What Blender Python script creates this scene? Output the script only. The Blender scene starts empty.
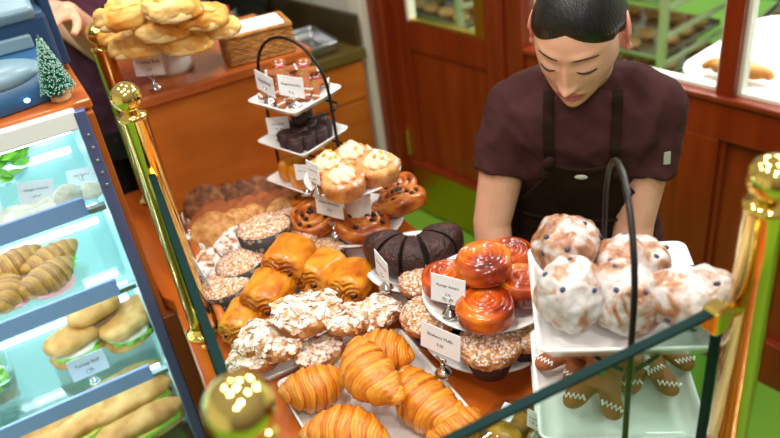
WORLD=.5; LAMP=12; CASE=1.1
import bpy, bmesh, math, random
from mathutils import Vector, Matrix, Euler, noise as mnoise
from mathutils.bvhtree import BVHTree
C = bpy.context.scene
COL = C.collection
PI = math.pi
R = math.radians
random.seed(7)
T = .92                                   # height of the pastry table

# ------------------------------------------------------------------ camera
FPX = 760.; TH = math.atan(485/760.); AZ = R(25.3)
_r = math.hypot(.142, .99); RC, RS = .99/_r, .142/_r
CAM = Vector((0, 0, 1.80))
FH = Vector((math.sin(AZ), math.cos(AZ), 0)); RH = Vector((math.cos(AZ), -math.sin(AZ), 0)); ZU = Vector((0, 0, 1))
FWD = FH*math.cos(TH) - ZU*math.sin(TH); UPH = FH*math.sin(TH) + ZU*math.cos(TH)
XI = RH*RC - UPH*RS; YI = RH*RS + UPH*RC
def ray(px, py): return XI*(px-390) - YI*(py-219) + FWD*FPX
def at(px, py, z):
    d = ray(px, py); return CAM + d*((z-CAM.z)/d.z)
def aty(px, py, y):
    d = ray(px, py); return CAM + d*(y/d.y)
cd = bpy.data.cameras.new('camera'); cam = bpy.data.objects.new('camera', cd); COL.objects.link(cam)
cam.matrix_world = Matrix((( XI.x, YI.x, -FWD.x, CAM.x), (XI.y, YI.y, -FWD.y, CAM.y), (XI.z, YI.z, -FWD.z, CAM.z), (0, 0, 0, 1)))
cd.sensor_width = 36; cd.lens = FPX/780*36; cd.clip_start = .05
cd.dof.use_dof = True; cd.dof.focus_distance = 1.17; cd.dof.aperture_fstop = 3.3
C.camera = cam
C.view_settings.view_transform = 'Standard'; C.view_settings.look = 'None'
C.view_settings.exposure = 0.0; C.view_settings.gamma = 1.0; C.view_settings.use_curve_mapping = False

# ------------------------------------------------------------------ materials
def hx(h):
    h = h.lstrip('#'); o = []
    for i in (0, 2, 4):
        c = int(h[i:i+2], 16)/255; o.append(c/12.92 if c <= .04045 else ((c+.055)/1.055)**2.4)
    return (*o, 1)
def newmat(name):
    m = bpy.data.materials.new(name); m.use_nodes = True
    nt = m.node_tree; b = nt.nodes['Principled BSDF']
    return m, nt, b
def setp(b, rough=.5, metal=0, coat=0, spec=None, trans=0, sss=0, emit=None, es=0):
    b.inputs['Roughness'].default_value = rough; b.inputs['Metallic'].default_value = metal
    b.inputs['Coat Weight'].default_value = coat; b.inputs['Coat Roughness'].default_value = .12
    if spec is not None: b.inputs['Specular IOR Level'].default_value = spec
    b.inputs['Transmission Weight'].default_value = trans
    if sss: b.inputs['Subsurface Weight'].default_value = sss; b.inputs['Subsurface Radius'].default_value = (.01, .004, .002)
    if emit: b.inputs['Emission Color'].default_value = emit; b.inputs['Emission Strength'].default_value = es
def plain(name, col, **k):
    m, nt, b = newmat(name); b.inputs['Base Color'].default_value = hx(col); setp(b, **k); return m
def N(nt, t, **k):
    n = nt.nodes.new(t)
    for a, v in k.items(): setattr(n, a, v)
    return n
def noisy(name, cols, scale=8, stretch=(1, 1, 1), detail=5, bump=.2, bscale=None, bdist=.002, sugar=0, sugar_scale=90, sugar_lo=.35, nz=(.1, .6), sugar_col='#f6f0ea', dist=0, voro=None, obr=True, **k):
    """noise driven colours; sugar = how much white dusting lies on upward faces"""
    m, nt, b = newmat(name); L = nt.links.new
    tc = N(nt, 'ShaderNodeTexCoord'); mp = N(nt, 'ShaderNodeMapping'); mp.inputs['Scale'].default_value = stretch
    L(tc.outputs['Object'], mp.inputs['Vector'])
    if obr:
        oi = N(nt, 'ShaderNodeObjectInfo'); ml = N(nt, 'ShaderNodeMath', operation='MULTIPLY'); ml.inputs[1].default_value = 37
        L(oi.outputs['Random'], ml.inputs[0]); L(ml.outputs[0], mp.inputs['Location'])
    nz1 = N(nt, 'ShaderNodeTexNoise'); nz1.inputs['Scale'].default_value = scale; nz1.inputs['Detail'].default_value = detail; nz1.inputs['Distortion'].default_value = dist
    L(mp.outputs[0], nz1.inputs['Vector'])
    cr = N(nt, 'ShaderNodeValToRGB'); e = cr.color_ramp.elements
    while len(e) < len(cols): e.new(.5)
    for i, c in enumerate(cols):
        p, h = c if isinstance(c, tuple) else (.3+.4*i/max(1, len(cols)-1), c)
        e[i].position = p; e[i].color = hx(h)
    if obr:
        va = N(nt, 'ShaderNodeMath', operation='MULTIPLY_ADD'); L(oi.outputs['Random'], va.inputs[0]); va.inputs[1].default_value = .12; L(nz1.outputs['Fac'], va.inputs[2])
        vb = N(nt, 'ShaderNodeMath', operation='SUBTRACT'); L(va.outputs[0], vb.inputs[0]); vb.inputs[1].default_value = .06; L(vb.outputs[0], cr.inputs[0])
    else: L(nz1.outputs['Fac'], cr.inputs[0])
    out = cr.outputs[0]
    if voro:
        vs, vth, vc = voro
        vo = N(nt, 'ShaderNodeTexVoronoi'); vo.inputs['Scale'].default_value = vs; L(tc.outputs['Object'], vo.inputs['Vector'])
        lt = N(nt, 'ShaderNodeMath', operation='LESS_THAN'); lt.inputs[1].default_value = vth; L(vo.outputs['Distance'], lt.inputs[0])
        mx = N(nt, 'ShaderNodeMix', data_type='RGBA'); L(lt.outputs[0], mx.inputs[0]); L(out, mx.inputs[6]); mx.inputs[7].default_value = hx(vc); out = mx.outputs[2]
    if sugar:
        ge = N(nt, 'ShaderNodeNewGeometry'); sx = N(nt, 'ShaderNodeSeparateXYZ'); L(ge.outputs['Normal'], sx.inputs[0])
        mr = N(nt, 'ShaderNodeMapRange', interpolation_type='SMOOTHSTEP'); mr.inputs[1].default_value = nz[0]; mr.inputs[2].default_value = nz[1]; L(sx.outputs['Z'], mr.inputs[0])
        n2 = N(nt, 'ShaderNodeTexNoise'); n2.inputs['Scale'].default_value = sugar_scale; n2.inputs['Detail'].default_value = 6; L(mp.outputs[0], n2.inputs['Vector'])
        m2 = N(nt, 'ShaderNodeMapRange'); m2.inputs[1].default_value = sugar_lo; m2.inputs[2].default_value = sugar_lo+.14; L(n2.outputs['Fac'], m2.inputs[0])
        mu = N(nt, 'ShaderNodeMath', operation='MULTIPLY'); L(mr.outputs[0], mu.inputs[0]); L(m2.outputs[0], mu.inputs[1])
        m3 = N(nt, 'ShaderNodeMath', operation='MULTIPLY'); L(mu.outputs[0], m3.inputs[0]); m3.inputs[1].default_value = sugar
        mx = N(nt, 'ShaderNodeMix', data_type='RGBA'); L(m3.outputs[0], mx.inputs[0]); L(out, mx.inputs[6]); mx.inputs[7].default_value = hx(sugar_col); out = mx.outputs[2]
    L(out, b.inputs['Base Color'])
    if bump:
        nb = N(nt, 'ShaderNodeTexNoise'); nb.inputs['Scale'].default_value = bscale or scale*3; nb.inputs['Detail'].default_value = 4; L(mp.outputs[0], nb.inputs['Vector'])
        bp = N(nt, 'ShaderNodeBump'); bp.inputs['Strength'].default_value = bump; bp.inputs['Distance'].default_value = bdist
        L(nb.outputs['Fac'], bp.inputs['Height']); L(bp.outputs[0], b.inputs['Normal'])
    setp(b, **k); return m
def thin_glass(name, tint, gloss=.06, edge=.22):
    m, nt, b = newmat(name); L = nt.links.new; nt.nodes.remove(b)
    o = nt.nodes['Material Output']; t = N(nt, 'ShaderNodeBsdfTransparent'); t.inputs[0].default_value = tint
    g = N(nt, 'ShaderNodeBsdfGlossy'); g.inputs['Roughness'].default_value = .02
    lw = N(nt, 'ShaderNodeLayerWeight'); lw.inputs[0].default_value = .3
    mr = N(nt, 'ShaderNodeMapRange'); mr.inputs[3].default_value = gloss; mr.inputs[4].default_value = edge; L(lw.outputs['Fresnel'], mr.inputs[0])
    mx = N(nt, 'ShaderNodeMixShader'); L(mr.outputs[0], mx.inputs[0]); L(t.outputs[0], mx.inputs[1]); L(g.outputs[0], mx.inputs[2]); L(mx.outputs[0], o.inputs[0])
    return m

M = {}
M['wood_table'] = noisy('polished table wood', [(.25, '#a3490f'), (.5, '#bb5a16'), (.75, '#cd6e22')], 3, (9, .9, 9), 6, .03, rough=.22, coat=.5, obr=False)
M['wood_panel'] = noisy('cherry panel wood', [(.25, '#a85617'), (.5, '#b5621d'), (.75, '#c17027')], 3, (1, 7, 7), 6, .03, rough=.5, spec=.25, obr=False)
M['wood_top'] = noisy('counter top wood', [(.25, '#a44e18'), (.5, '#b75f22'), (.75, '#c8742f')], 3, (1, 9, 9), 6, .03, rough=.25, coat=.3, obr=False)
M['mahogany'] = noisy('mahogany', [(.25, '#6d2208'), (.5, '#7d2a0a'), (.75, '#8d350f')], 2.5, (7, 7, .8), 6, .03, rough=.32, coat=.15, obr=False)
M['mahogany_panel'] = noisy('mahogany panel', [(.25, '#702407'), (.5, '#802e0b'), (.75, '#903a12')], 3, (9, 9, .8), 6, .03, rough=.35, coat=.15, obr=False)
M['case_wood'] = noisy('case wood', [(.25, '#8a4417'), (.5, '#9a501d'), (.75, '#ab5e28')], 3, (9, 9, 1), 5, .03, rough=.35, obr=False)
M['dark_wood'] = noisy('dark wood', [(.3, '#5e2c14'), (.7, '#743a1c')], 3, (9, 9, 1), 5, .03, rough=.4, obr=False)
M['green_floor'] = noisy('green floor', [(.3, '#6ea832'), (.7, '#7cb53c')], 1.2, (1, 1, 1), 3, .02, rough=.35, obr=False)
M['white_wall'] = noisy('white wall', [(.3, '#dcd8c8'), (.7, '#e4e0d2')], 2, bump=.03, rough=.7, obr=False)
M['white_trim'] = plain('white trim', '#e6e1cf', rough=.5)
M['porcelain'] = plain('white porcelain', '#f1f0ee', rough=.16, coat=.4)
M['brass'] = noisy('polished brass', [(.3, '#f6d268'), (.7, '#fbde84')], 3, bump=0, rough=.11, metal=1)
M['brass_dark'] = plain('aged brass', '#d0b040', rough=.3, metal=1)
M['silver'] = plain('polished silver', '#dcdcdc', rough=.12, metal=1)
M['steel'] = plain('brushed steel', '#b8babd', rough=.28, metal=1)
M['steel_dark'] = plain('case edge metal', '#4f5a86', rough=.3)
M['black_iron'] = plain('black iron', '#23211f', rough=.35, metal=.6)
M['card'] = plain('white card', '#eef0f6', rough=.6)
M['ink'] = plain('dark ink', '#3d4056', rough=.6)
M['glass'] = thin_glass('pane glass', (.80, .92, .88, 1), .015, .07)
M['glass_edge'] = plain('green glass edge', '#062523', rough=.6, spec=.1)
M['case_glass'] = thin_glass('case glass', (.9, .97, .98, 1), .05)
M['shelf_glass'] = thin_glass('shelf glass', (.87, .96, .97, 1), .08)
M['clear_plastic'] = thin_glass('clear plastic', (.93, .97, .97, 1), .1)
M['rail'] = plain('lavender shelf rail', '#9dafee', rough=.35, spec=.4)
M['case_back'] = plain('pale aqua case lining', '#bce4e4', rough=.4)
M['case_white'] = plain('white case frame', '#e9eef0', rough=.4)
M['tube'] = plain('lit tube', '#ffffff', emit=(1, 1, 1, 1), es=9)
M['black'] = plain('black plastic', '#151416', rough=.35)
M['dark_brown'] = plain('dark brown shade', '#2a1a14', rough=.6)
M['olive'] = noisy('olive laminate', [(.3, '#5c4c22'), (.7, '#6a5928')], 6, bump=0, rough=.35, obr=False)
M['olive_dark'] = noisy('dark olive laminate', [(.3, '#3e3116'), (.7, '#4a3c1c')], 6, bump=0, rough=.45, obr=False)

# ------------------------------------------------------------------ mesh helper
class MB:
    def __init__(s): s.v = []; s.f = []; s.m = []; s.sm = []
    def add(s, vs, fs, mi=0, X=None, smooth=True):
        o = len(s.v)
        s.v += [tuple(X @ Vector(v)) if X is not None else tuple(v) for v in vs]
        for f in fs: s.f.append([o+i for i in f]); s.m.append(mi); s.sm.append(smooth)
        return s
    def box(s, x0, x1, y0, y1, z0, z1, mi=0, X=None):
        return s.add([(x0, y0, z0), (x1, y0, z0), (x1, y1, z0), (x0, y1, z0), (x0, y0, z1), (x1, y0, z1), (x1, y1, z1), (x0, y1, z1)],
            [(0, 3, 2, 1), (4, 5, 6, 7), (0, 1, 5, 4), (1, 2, 6, 5), (2, 3, 7, 6), (3, 0, 4, 7)], mi, X, False)
    def lathe(s, prof, seg=32, mi=0, X=None, fn=None, smooth=True):
        """prof: (r, z) bottom to top, or round a closed loop; r 0 at an end closes it; fn(angle, r, z) -> (r, z)"""
        vs = []; fs = []; rows = []
        for k, (r, z) in enumerate(prof):
            if r == 0: rows.append([len(vs)]); vs.append((0, 0, z if fn is None else fn(0, 0, z)[1]))
            else:
                row = []
                for i in range(seg):
                    a = 2*PI*i/seg; rr, zz = (r, z) if fn is None else fn(a, r, z)
                    row.append(len(vs)); vs.append((rr*math.cos(a), rr*math.sin(a), zz))
                rows.append(row)
        for a, b in zip(rows, rows[1:]):
            for i in range(seg):
                j = (i+1) % seg
                if len(a) == 1 and len(b) == 1: continue
                if len(a) == 1: fs.append((a[0], b[j], b[i]))
                elif len(b) == 1: fs.append((a[i], a[j], b[0]))
                else: fs.append((a[i], a[j], b[j], b[i]))
        if len(rows[0]) > 1: fs.append(rows[0][::-1])
        if len(rows[-1]) > 1: fs.append(rows[-1])
        return s.add(vs, fs, mi, X, smooth)
    def tube(s, pts, rad, seg=10, mi=0, X=None, closed=False, flat=1.0):
        pts = [Vector(p) for p in pts]; n = len(pts); vs = []; fs = []
        up = Vector((0, 0, 1))
        t0 = (pts[1]-pts[0]).normalized()
        if abs(t0.dot(up)) > .95: up = Vector((0, 1, 0))
        side = t0.cross(up).normalized()
        for k, p in enumerate(pts):
            a = pts[k-1] if (k > 0 or closed) else pts[0]; b = pts[(k+1) % n] if (k < n-1 or closed) else pts[-1]
            t = (b-a).normalized(); side = (side - t*side.dot(t)).normalized(); nn = side.cross(t)
            r = rad[k] if isinstance(rad, (list, tuple)) else rad
            for i in range(seg):
                q = 2*PI*i/seg; vs.append(p + side*(r*math.cos(q)) + nn*(r*flat*math.sin(q)))
        for k in range(n if closed else n-1):
            a = k*seg; b = ((k+1) % n)*seg
            for i in range(seg):
                j = (i+1) % seg; fs.append((a+i, a+j, b+j, b+i))
        if not closed: fs.append(tuple(range(seg))[::-1]); fs.append(tuple((n-1)*seg+i for i in range(seg)))
        return s.add(vs, fs, mi, X)
    def prism(s, out, z0, z1, mi=0, X=None, smooth=False):
        n = len(out)
        return s.add([(x, y, z0) for x, y in out] + [(x, y, z1) for x, y in out],
            [tuple(range(n))[::-1], tuple(range(n, 2*n))] + [(i, (i+1) % n, n+(i+1) % n, n+i) for i in range(n)], mi, X, smooth)
    def rings(s, rings, mi=0, X=None, cap=True, smooth=True):
        """loft through closed rings of equal length"""
        n = len(rings[0]); vs = [p for r in rings for p in r]; fs = []
        for k in range(len(rings)-1):
            for i in range(n):
                j = (i+1) % n; fs.append((k*n+i, k*n+j, (k+1)*n+j, (k+1)*n+i))
        if cap: fs.append(tuple(range(n))[::-1]); fs.append(tuple((len(rings)-1)*n+i for i in range(n)))
        return s.add(vs, fs, mi, X, smooth)
    def blob(s, rx, ry, rz, nu=36, nv=22, amp=0, ns=1., seed=0, e=1., flat=None, mi=0, X=None, fn=None, oct=3):
        vs = []; fs = []; rows = []
        sp = lambda c: math.copysign(abs(c)**e, c)
        for j in range(nv+1):
            ph = -PI/2 + PI*j/nv; row = []
            for i in range(1 if j in (0, nv) else nu):
                th = 2*PI*i/nu
                p = Vector((sp(math.cos(ph))*sp(math.cos(th)), sp(math.cos(ph))*sp(math.sin(th)), sp(math.sin(ph))))
                q = Vector((p.x*rx, p.y*ry, p.z*rz))
                if amp: q += p.normalized()*amp*mnoise.fractal(q*ns + Vector((seed*7.3, seed*3.1, seed)), .8, 2., oct)
                if fn: q = fn(q, p)
                if flat is not None and q.z < flat: q.z = flat + (q.z-flat)*.12
                row.append(len(vs)); vs.append(q)
            rows.append(row)
        for a, b in zip(rows, rows[1:]):
            for i in range(nu):
                j = (i+1) % nu
                if len(a) == 1: fs.append((a[0], b[j], b[i]))
                elif len(b) == 1: fs.append((a[i], a[j], b[0]))
                else: fs.append((a[i], a[j], b[j], b[i]))
        return s.add(vs, fs, mi, X)
    def mesh(s, name, mats):
        me = bpy.data.meshes.new(name); me.from_pydata(s.v, [], s.f)
        for m in (mats if isinstance(mats, (list, tuple)) else [mats]): me.materials.append(M[m] if isinstance(m, str) else m)
        for p, mi, sm in zip(me.polygons, s.m, s.sm): p.material_index = mi; p.use_smooth = sm
        me.validate(); me.update()
        bm = bmesh.new(); bm.from_mesh(me); bmesh.ops.recalc_face_normals(bm, faces=bm.faces); bm.to_mesh(me); bm.free()
        return me
    def build(s, name, mats, parent=None, bevel=0, X=None, label=None, seg=2):
        return link(name, s.mesh(name, mats), parent, bevel, X, label, seg)
def link(name, me, parent=None, bevel=0, X=None, label=None, seg=2):
    o = bpy.data.objects.new(name, me); COL.objects.link(o)
    if parent: o.parent = parent
    if X is not None: o.matrix_basis = X
    if bevel:
        b = o.modifiers.new('bevel', 'BEVEL'); b.width = bevel; b.segments = seg; b.limit_method = 'ANGLE'; b.angle_limit = R(50)
    if label: o['label'] = label
    return o
def tag(o, label, cat, group=None):
    o['label'] = label; o['category'] = cat
    if group: o['group'] = group
    return o
def empty(name, X, label, cat, group=None):
    o = bpy.data.objects.new(name, None); COL.objects.link(o); o.empty_display_size = .03
    o.matrix_basis = X if isinstance(X, Matrix) else Matrix.Translation(X)
    return tag(o, label, cat, group)
def struct(o): o['kind'] = 'structure'; return o
def TR(p, rz=0, rx=0, ry=0, s=1.):
    """tilt in place (rx, ry), then turn (rz), then move"""
    S = Matrix.Diagonal((*((s, s, s) if isinstance(s, (int, float)) else s), 1))
    return Matrix.Translation(p) @ Matrix.Rotation(rz, 4, 'Z') @ Matrix.Rotation(rx, 4, 'X') @ Matrix.Rotation(ry, 4, 'Y') @ S
def spawn(proto, name, X, label, cat, group=None):
    """a thing from a prototype: {'me': mesh or None, 'parts': [(name, mesh, matrix, label)]}; repeats share the mesh data"""
    if proto.get('me'): o = link(name, proto['me'], None, 0, X); tag(o, label, cat, group)
    else: o = empty(name, X, label, cat, group)
    made = {}
    for nm, me, PX, lb, *under in proto.get('parts', []): made[nm] = link(nm, me, made[under[0]] if under else o, 0, PX, lb)
    return o
def rrect(w, h, r, n=5):
    out = []
    for cx, cy, a0 in ((w/2-r, h/2-r, 0), (-w/2+r, h/2-r, 90), (-w/2+r, -h/2+r, 180), (w/2-r, -h/2+r, 270)):
        for i in range(n+1):
            a = R(a0+90*i/n); out.append((cx+r*math.cos(a), cy+r*math.sin(a)))
    return out
def dish(w, h, r, H, flare, t=.004, base=.8):
    """square dish: rings of a rounded rectangle, flat floor, raised flared rim"""
    def ring(k, z): return [(x, y, z) for x, y in rrect(w*k, h*k, r*k)]
    def ringo(d, z): return [(x, y, z) for x, y in rrect(w+d, h+d, max(r+d/2, .004))]
    return [ringo(-2*flare-.01, 0), ringo(-2*flare, 0), ringo(-flare*.3, H*.8), ringo(0, H), ringo(-2*t, H), ringo(-flare*.5-2*t, H*.75), ringo(-2*flare-2*t, t), ringo(-2*flare-2*t-.02, t)]
def plate_prof(r, h=.018, t=.005):
    return [(0, 0), (r*.6, 0), (r*.8, h*.25), (r, h-t*.4), (r*1.005, h), (r-.004, h), (r*.8, h*.25+t), (r*.6, t), (0, t)]
def text_mesh(s, size, mat='ink', name='lettering'):
    cu = bpy.data.curves.new('t', 'FONT'); cu.body = s; cu.size = size; cu.align_x = 'CENTER'; cu.align_y = 'CENTER'; cu.extrude = .0001; cu.resolution_u = 2
    o = bpy.data.objects.new('t', cu); COL.objects.link(o); dg = bpy.context.evaluated_depsgraph_get(); dg.update()
    me = bpy.data.meshes.new_from_object(o.evaluated_get(dg)); bpy.data.objects.remove(o); bpy.data.curves.remove(cu)
    me.materials.clear(); me.materials.append(M[mat]); me.name = name
    return me

M['bread_orange'] = noisy('golden crust', ['#c9722a', '#e8a24f'], 20, rough=.5)
# ------------------------------------------------------------------ lights and world
w = bpy.data.worlds.new('world'); C.world = w; w.use_nodes = True
nt = w.node_tree; bg = nt.nodes['Background']
tc = N(nt, 'ShaderNodeTexCoord'); sx = N(nt, 'ShaderNodeSeparateXYZ'); nt.links.new(tc.outputs['Generated'], sx.inputs[0])
cr = N(nt, 'ShaderNodeValToRGB'); e = cr.color_ramp.elements
e[0].position = .3; e[0].color = (.22, .16, .12, 1); e[1].position = .75; e[1].color = (.85, .8, .74, 1); e.new(.5).color = (.5, .42, .36, 1)
mr = N(nt, 'ShaderNodeMapRange'); mr.inputs[1].default_value = -1; mr.inputs[2].default_value = 1
nt.links.new(sx.outputs['Z'], mr.inputs[0]); nt.links.new(mr.outputs[0], cr.inputs[0]); nt.links.new(cr.outputs[0], bg.inputs['Color']); bg.inputs['Strength'].default_value = WORLD
def lamp(name, loc, e, size, col=(1, .95, .88), rot=(0, 0, 0), shape='DISK', sy=None):
    l = bpy.data.lights.new(name, 'AREA'); l.energy = e; l.size = size; l.shape = shape; l.color = col
    if sy: l.size_y = sy
    o = bpy.data.objects.new(name, l); COL.objects.link(o); o.location = loc; o.rotation_euler = rot; return o
for x, y, k in ((.25, .75, 1), (-.35, .55, .8), (.75, 1.55, 1), (-.5, 1.5, .7), (.2, 2.1, .6), (.1, -.6, 1.1), (.95, .1, .7), (-.5, -1.0, 1.0)):
    lamp('ceiling_lamp', (x, y, 2.85), LAMP*k, .22)
for x, y in ((2.6, .8), (2.4, 2.6), (3.6, 2.0)): lamp('kitchen_lamp', (x, y, 2.8), 75, .7, (1, .97, .9))

# ------------------------------------------------------------------ room
NW = Vector((math.sin(R(78.3)), math.cos(R(78.3)), 0)); DW = Vector((-NW.y, NW.x, 0))
WM = Matrix(((-DW.x, NW.x, 0, 1.8*NW.x), (-DW.y, NW.y, 0, 1.8*NW.y), (0, 0, 1, 0), (0, 0, 0, 1)))   # local x = -s along the wall, y = into the kitchen
struct(MB().box(-2.2, 5.2, -1.6, 5.6, -.05, 0).build('floor', 'green_floor'))
def wbox(mb, s0, s1, y0, y1, z0, z1, mi=0): return mb.box(-s1, -s0, y0, y1, z0, z1, mi)
# wainscot below the window, with stiles and recessed panels
o = struct(wbox(MB(), -1.6, 1.70, .03, .07, 0, .80).build('wall_right', 'mahogany_panel', X=WM))
mb = MB(); wbox(mb, -1.6, 1.70, 0, .072, .765, .875); wbox(mb, -1.6, 1.70, 0, .03, 0, .16)
mb.build('rail', 'mahogany', o, .004)
for s in (1.60, .93, .26, -.41, -1.08):
    mb = MB(); wbox(mb, s-.055, s+.055, 0, .03, .16, .765); mb.build('stile', 'mahogany', o, .004)
    for q in (-1, 1):
        mb = MB(); wbox(mb, s+q*.062-.009, s+q*.062+.009, .012, .034, .16, .765); mb.build('moulding', 'mahogany', o, .006)
mb = MB(); wbox(mb, -1.6, 1.70, -.012, .04, .875, .893); mb.build('moulding', 'mahogany', o, .006)
# windows
edges = [1.545, .875, .205, -.465, -1.135]
for k in range(4):
    a, b_ = edges[k], edges[k+1]
    o = struct(wbox(MB(), b_-.025, b_+.025, 0, .07, .89, 2.1).build('window_%d' % (k+1), 'mahogany', X=WM, bevel=.006))
    mb = MB(); wbox(mb, b_+.02, a, 0, .07, 2.02, 2.1); mb.build('window_frame', 'mahogany', o)
    mb = MB()
    for s0, s1, z0, z1 in ((b_+.025, b_+.035, .893, 2.02), (a-.035, a-.025, .893, 2.02), (b_+.03, a-.03, .893, .903)): wbox(mb, s0, s1, .02, .05, z0, z1)
    mb.build('bead', 'white_trim', o)
    mb = MB(); wbox(mb, b_+.03, a-.03, .033, .037, .90, 2.02); mb.build('pane', 'case_glass', o)
# jamb between window and door, door, left jamb
o = struct(wbox(MB(), 1.545, 1.70, -.015, .07, .0, 2.25).build('trim_1', 'mahogany', X=WM, bevel=.004))
mb = MB(); wbox(mb, 1.615, 1.65, -.03, 0, 0, 2.2); mb.build('moulding', 'mahogany', o, .006)
o = struct(wbox(MB(), 2.235, 2.32, -.02, .09, 0, 2.25).build('trim_2', 'mahogany', X=WM, bevel=.006))
mb = MB(); wbox(mb, 2.20, 2.24, .03, .09, 0, 2.15); mb.build('moulding', 'mahogany', o, .004)
struct(wbox(MB(), 1.55, 2.32, -.02, .09, 2.1, 2.25).build('trim_3', 'mahogany', X=WM, bevel=.004))
struct(wbox(MB(), 2.322, 2.40, -.05, .10, 0, 2.7).build('trim_4', 'white_trim', X=WM, bevel=.004))
d = struct(wbox(MB(), 1.70, 1.755, .035, .075, .0, 2.1).build('door_1', 'mahogany', X=WM, bevel=.003))
mb = MB(); wbox(mb, 2.153, 2.225, .035, .075, 0, 2.1); mb.build('stile', 'mahogany', d, .003)
mb = MB(); wbox(mb, 1.755, 2.153, .037, .075, .755, .868); mb.build('rail', 'mahogany', d, .003)
mb = MB(); wbox(mb, 1.755, 2.153, .037, .075, 2.0, 2.1); mb.build('rail', 'mahogany', d, .003)
mb = MB(); wbox(mb, 1.755, 2.153, .048, .07, 0, .757); mb.build('panel', 'mahogany_panel', d)
mb = MB(); wbox(mb, 1.71, 2.215, .026, .048, .015, .235); mb.build('kick_plate', 'brass_dark', d, .002)
mb = MB(); wbox(mb, 1.71, 2.215, .022, .05, .235, .25); mb.build('moulding', 'mahogany', d, .002)
mb = MB(); wbox(mb, 1.755, 1.80, .036, .07, .868, 2.0); wbox(mb, 1.80, 2.153, .036, .07, .868, .878); mb.build('moulding', 'brass_dark', d)
mb = MB(); wbox(mb, 2.138, 2.153, .036, .07, .868, 2.0); mb.build('moulding', 'white_trim', d, label='white glazing bead')
mb = MB(); wbox(mb, 1.80, 2.14, .05, .054, .878, 2.0); mb.build('pane', 'case_glass', d)
mb = MB(); wbox(mb, 2.205, 2.225, .015, .035, .28, .40); mb.build('hinge', 'brass', d, .004)
# white wall carrying on past the door, back wall
struct(wbox(MB(), 2.40, 4.0, 0, .1, 0, 2.7).build('wall_side', 'white_wall', X=WM))
struct(MB().box(-2.2, 1.0, 3.75, 3.85, 0, 2.7).build('wall_back', 'white_wall'))
struct(MB().box(-2.3, -2.2, -1.6, 3.85, 0, 2.7).build('wall_left', 'white_wall'))
tag(MB().box(0, .03, 0, .02, 0, .09).build('thermostat', 'white_trim', X=WM @ Matrix.Translation((-2.50, -.022, .98)), bevel=.006), 'small cream wall box high on the white wall left of the door', 'wall box')
# kitchen behind the glass
struct(MB().box(5.1, 5.2, -1.6, 5.6, 0, 2.7).build('wall_kitchen', 'white_wall'))
def rack(x, y, rz, n, label, loaded):
    X = TR((x, y, 0), rz); r = empty('bakery_rack', X, label, 'rack', 'sheet pan racks in the kitchen')
    W, D, H = .30, .36, 1.75
    for sx_ in (-1, 1):
        for sy_ in (-1, 1):
            MB().box(sx_*W-.016, sx_*W+.016, sy_*D-.016, sy_*D+.016, .10, H).build('post', 'rack_metal', r)
            MB().lathe([(0, -.018), (.05, -.018), (.05, .018), (0, .018)], 14, X=Matrix.Translation((sx_*W, sy_*D, .05)) @ Matrix.Rotation(PI/2, 4, 'X')).build('caster', 'caster', r)
    mb = MB()
    for k in range(n):
        z = .2+k*(H-.3)/n
        for sy_ in (-1, 1): mb.box(-W, W, sy_*D-.022, sy_*D+.006, z, z+.012)
    mb.build('runners', 'rack_metal', r)
    mb = MB(); mb.box(-W, W, -D, -D+.03, H-.03, H); mb.box(-W, W, D-.03, D, H-.03, H); mb.box(-W, W, -D, -D+.03, .12, .15); mb.box(-W, W, D-.03, D, .12, .15); mb.build('cross_bar', 'rack_metal', r)
    for k in loaded:
        z = .2+k*(H-.3)/n + .013
        p = MB().rings(dish(.58, .68, .03, .025, .006, .002), X=Matrix.Translation((0, 0, z))).build('sheet_pan', 'steel', None, X=X)
        tag(p, 'metal sheet pan of bread on a kitchen rack behind the glass', 'sheet pan', 'sheet pans on the kitchen racks')
        mb = MB()
        for i in range(4):
            for j in range(5):
                if random.random() < .82: mb.blob(.045, .055, .028, 12, 8, X=Matrix.Translation((-.2+i*.135, -.25+j*.125, z+.028)))
        b = mb.build('bread', 'bread_far', None, X=X); b['kind'] = 'stuff'
        tag(b, 'small brown breads filling a sheet pan on a kitchen rack', 'bread', 'breads on the kitchen racks')
M['rack_metal'] = plain('pale rack metal', '#b9c19a', rough=.35, metal=.4)
M['caster'] = plain('red caster', '#8f2a12', rough=.5)
M['bread_far'] = noisy('pale bread', ['#c98a46', '#e0bd84'], 20, rough=.6)
M['cloth'] = noisy('white paper', ['#f2efe9', '#fbf9f6'], 4, bump=.05, rough=.7)
rack(3.35, 1.95, .35, 11, 'metal sheet pan rack standing right of the window mullion in the kitchen', (0, 2, 3, 5, 6, 8, 9))
rack(2.85, 2.80, .2, 11, 'metal sheet pan rack in the kitchen seen above the right shoulder of the woman', (0, 1, 3, 4, 6, 7, 8, 10))
rack(2.3, 3.55, .1, 11, 'metal sheet pan rack in the kitchen behind the head of the woman', (1, 2, 4, 5, 7, 8, 9))
rack(2.05, 4.35, .1, 11, 'metal sheet pan rack seen through the glass of the wooden door', (1, 3, 4, 5, 6, 7, 8, 9))
rack(4.2, 1.1, .4, 11, 'metal sheet pan rack at the far right of the kitchen', (1, 2, 4, 6, 8, 9))
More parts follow.
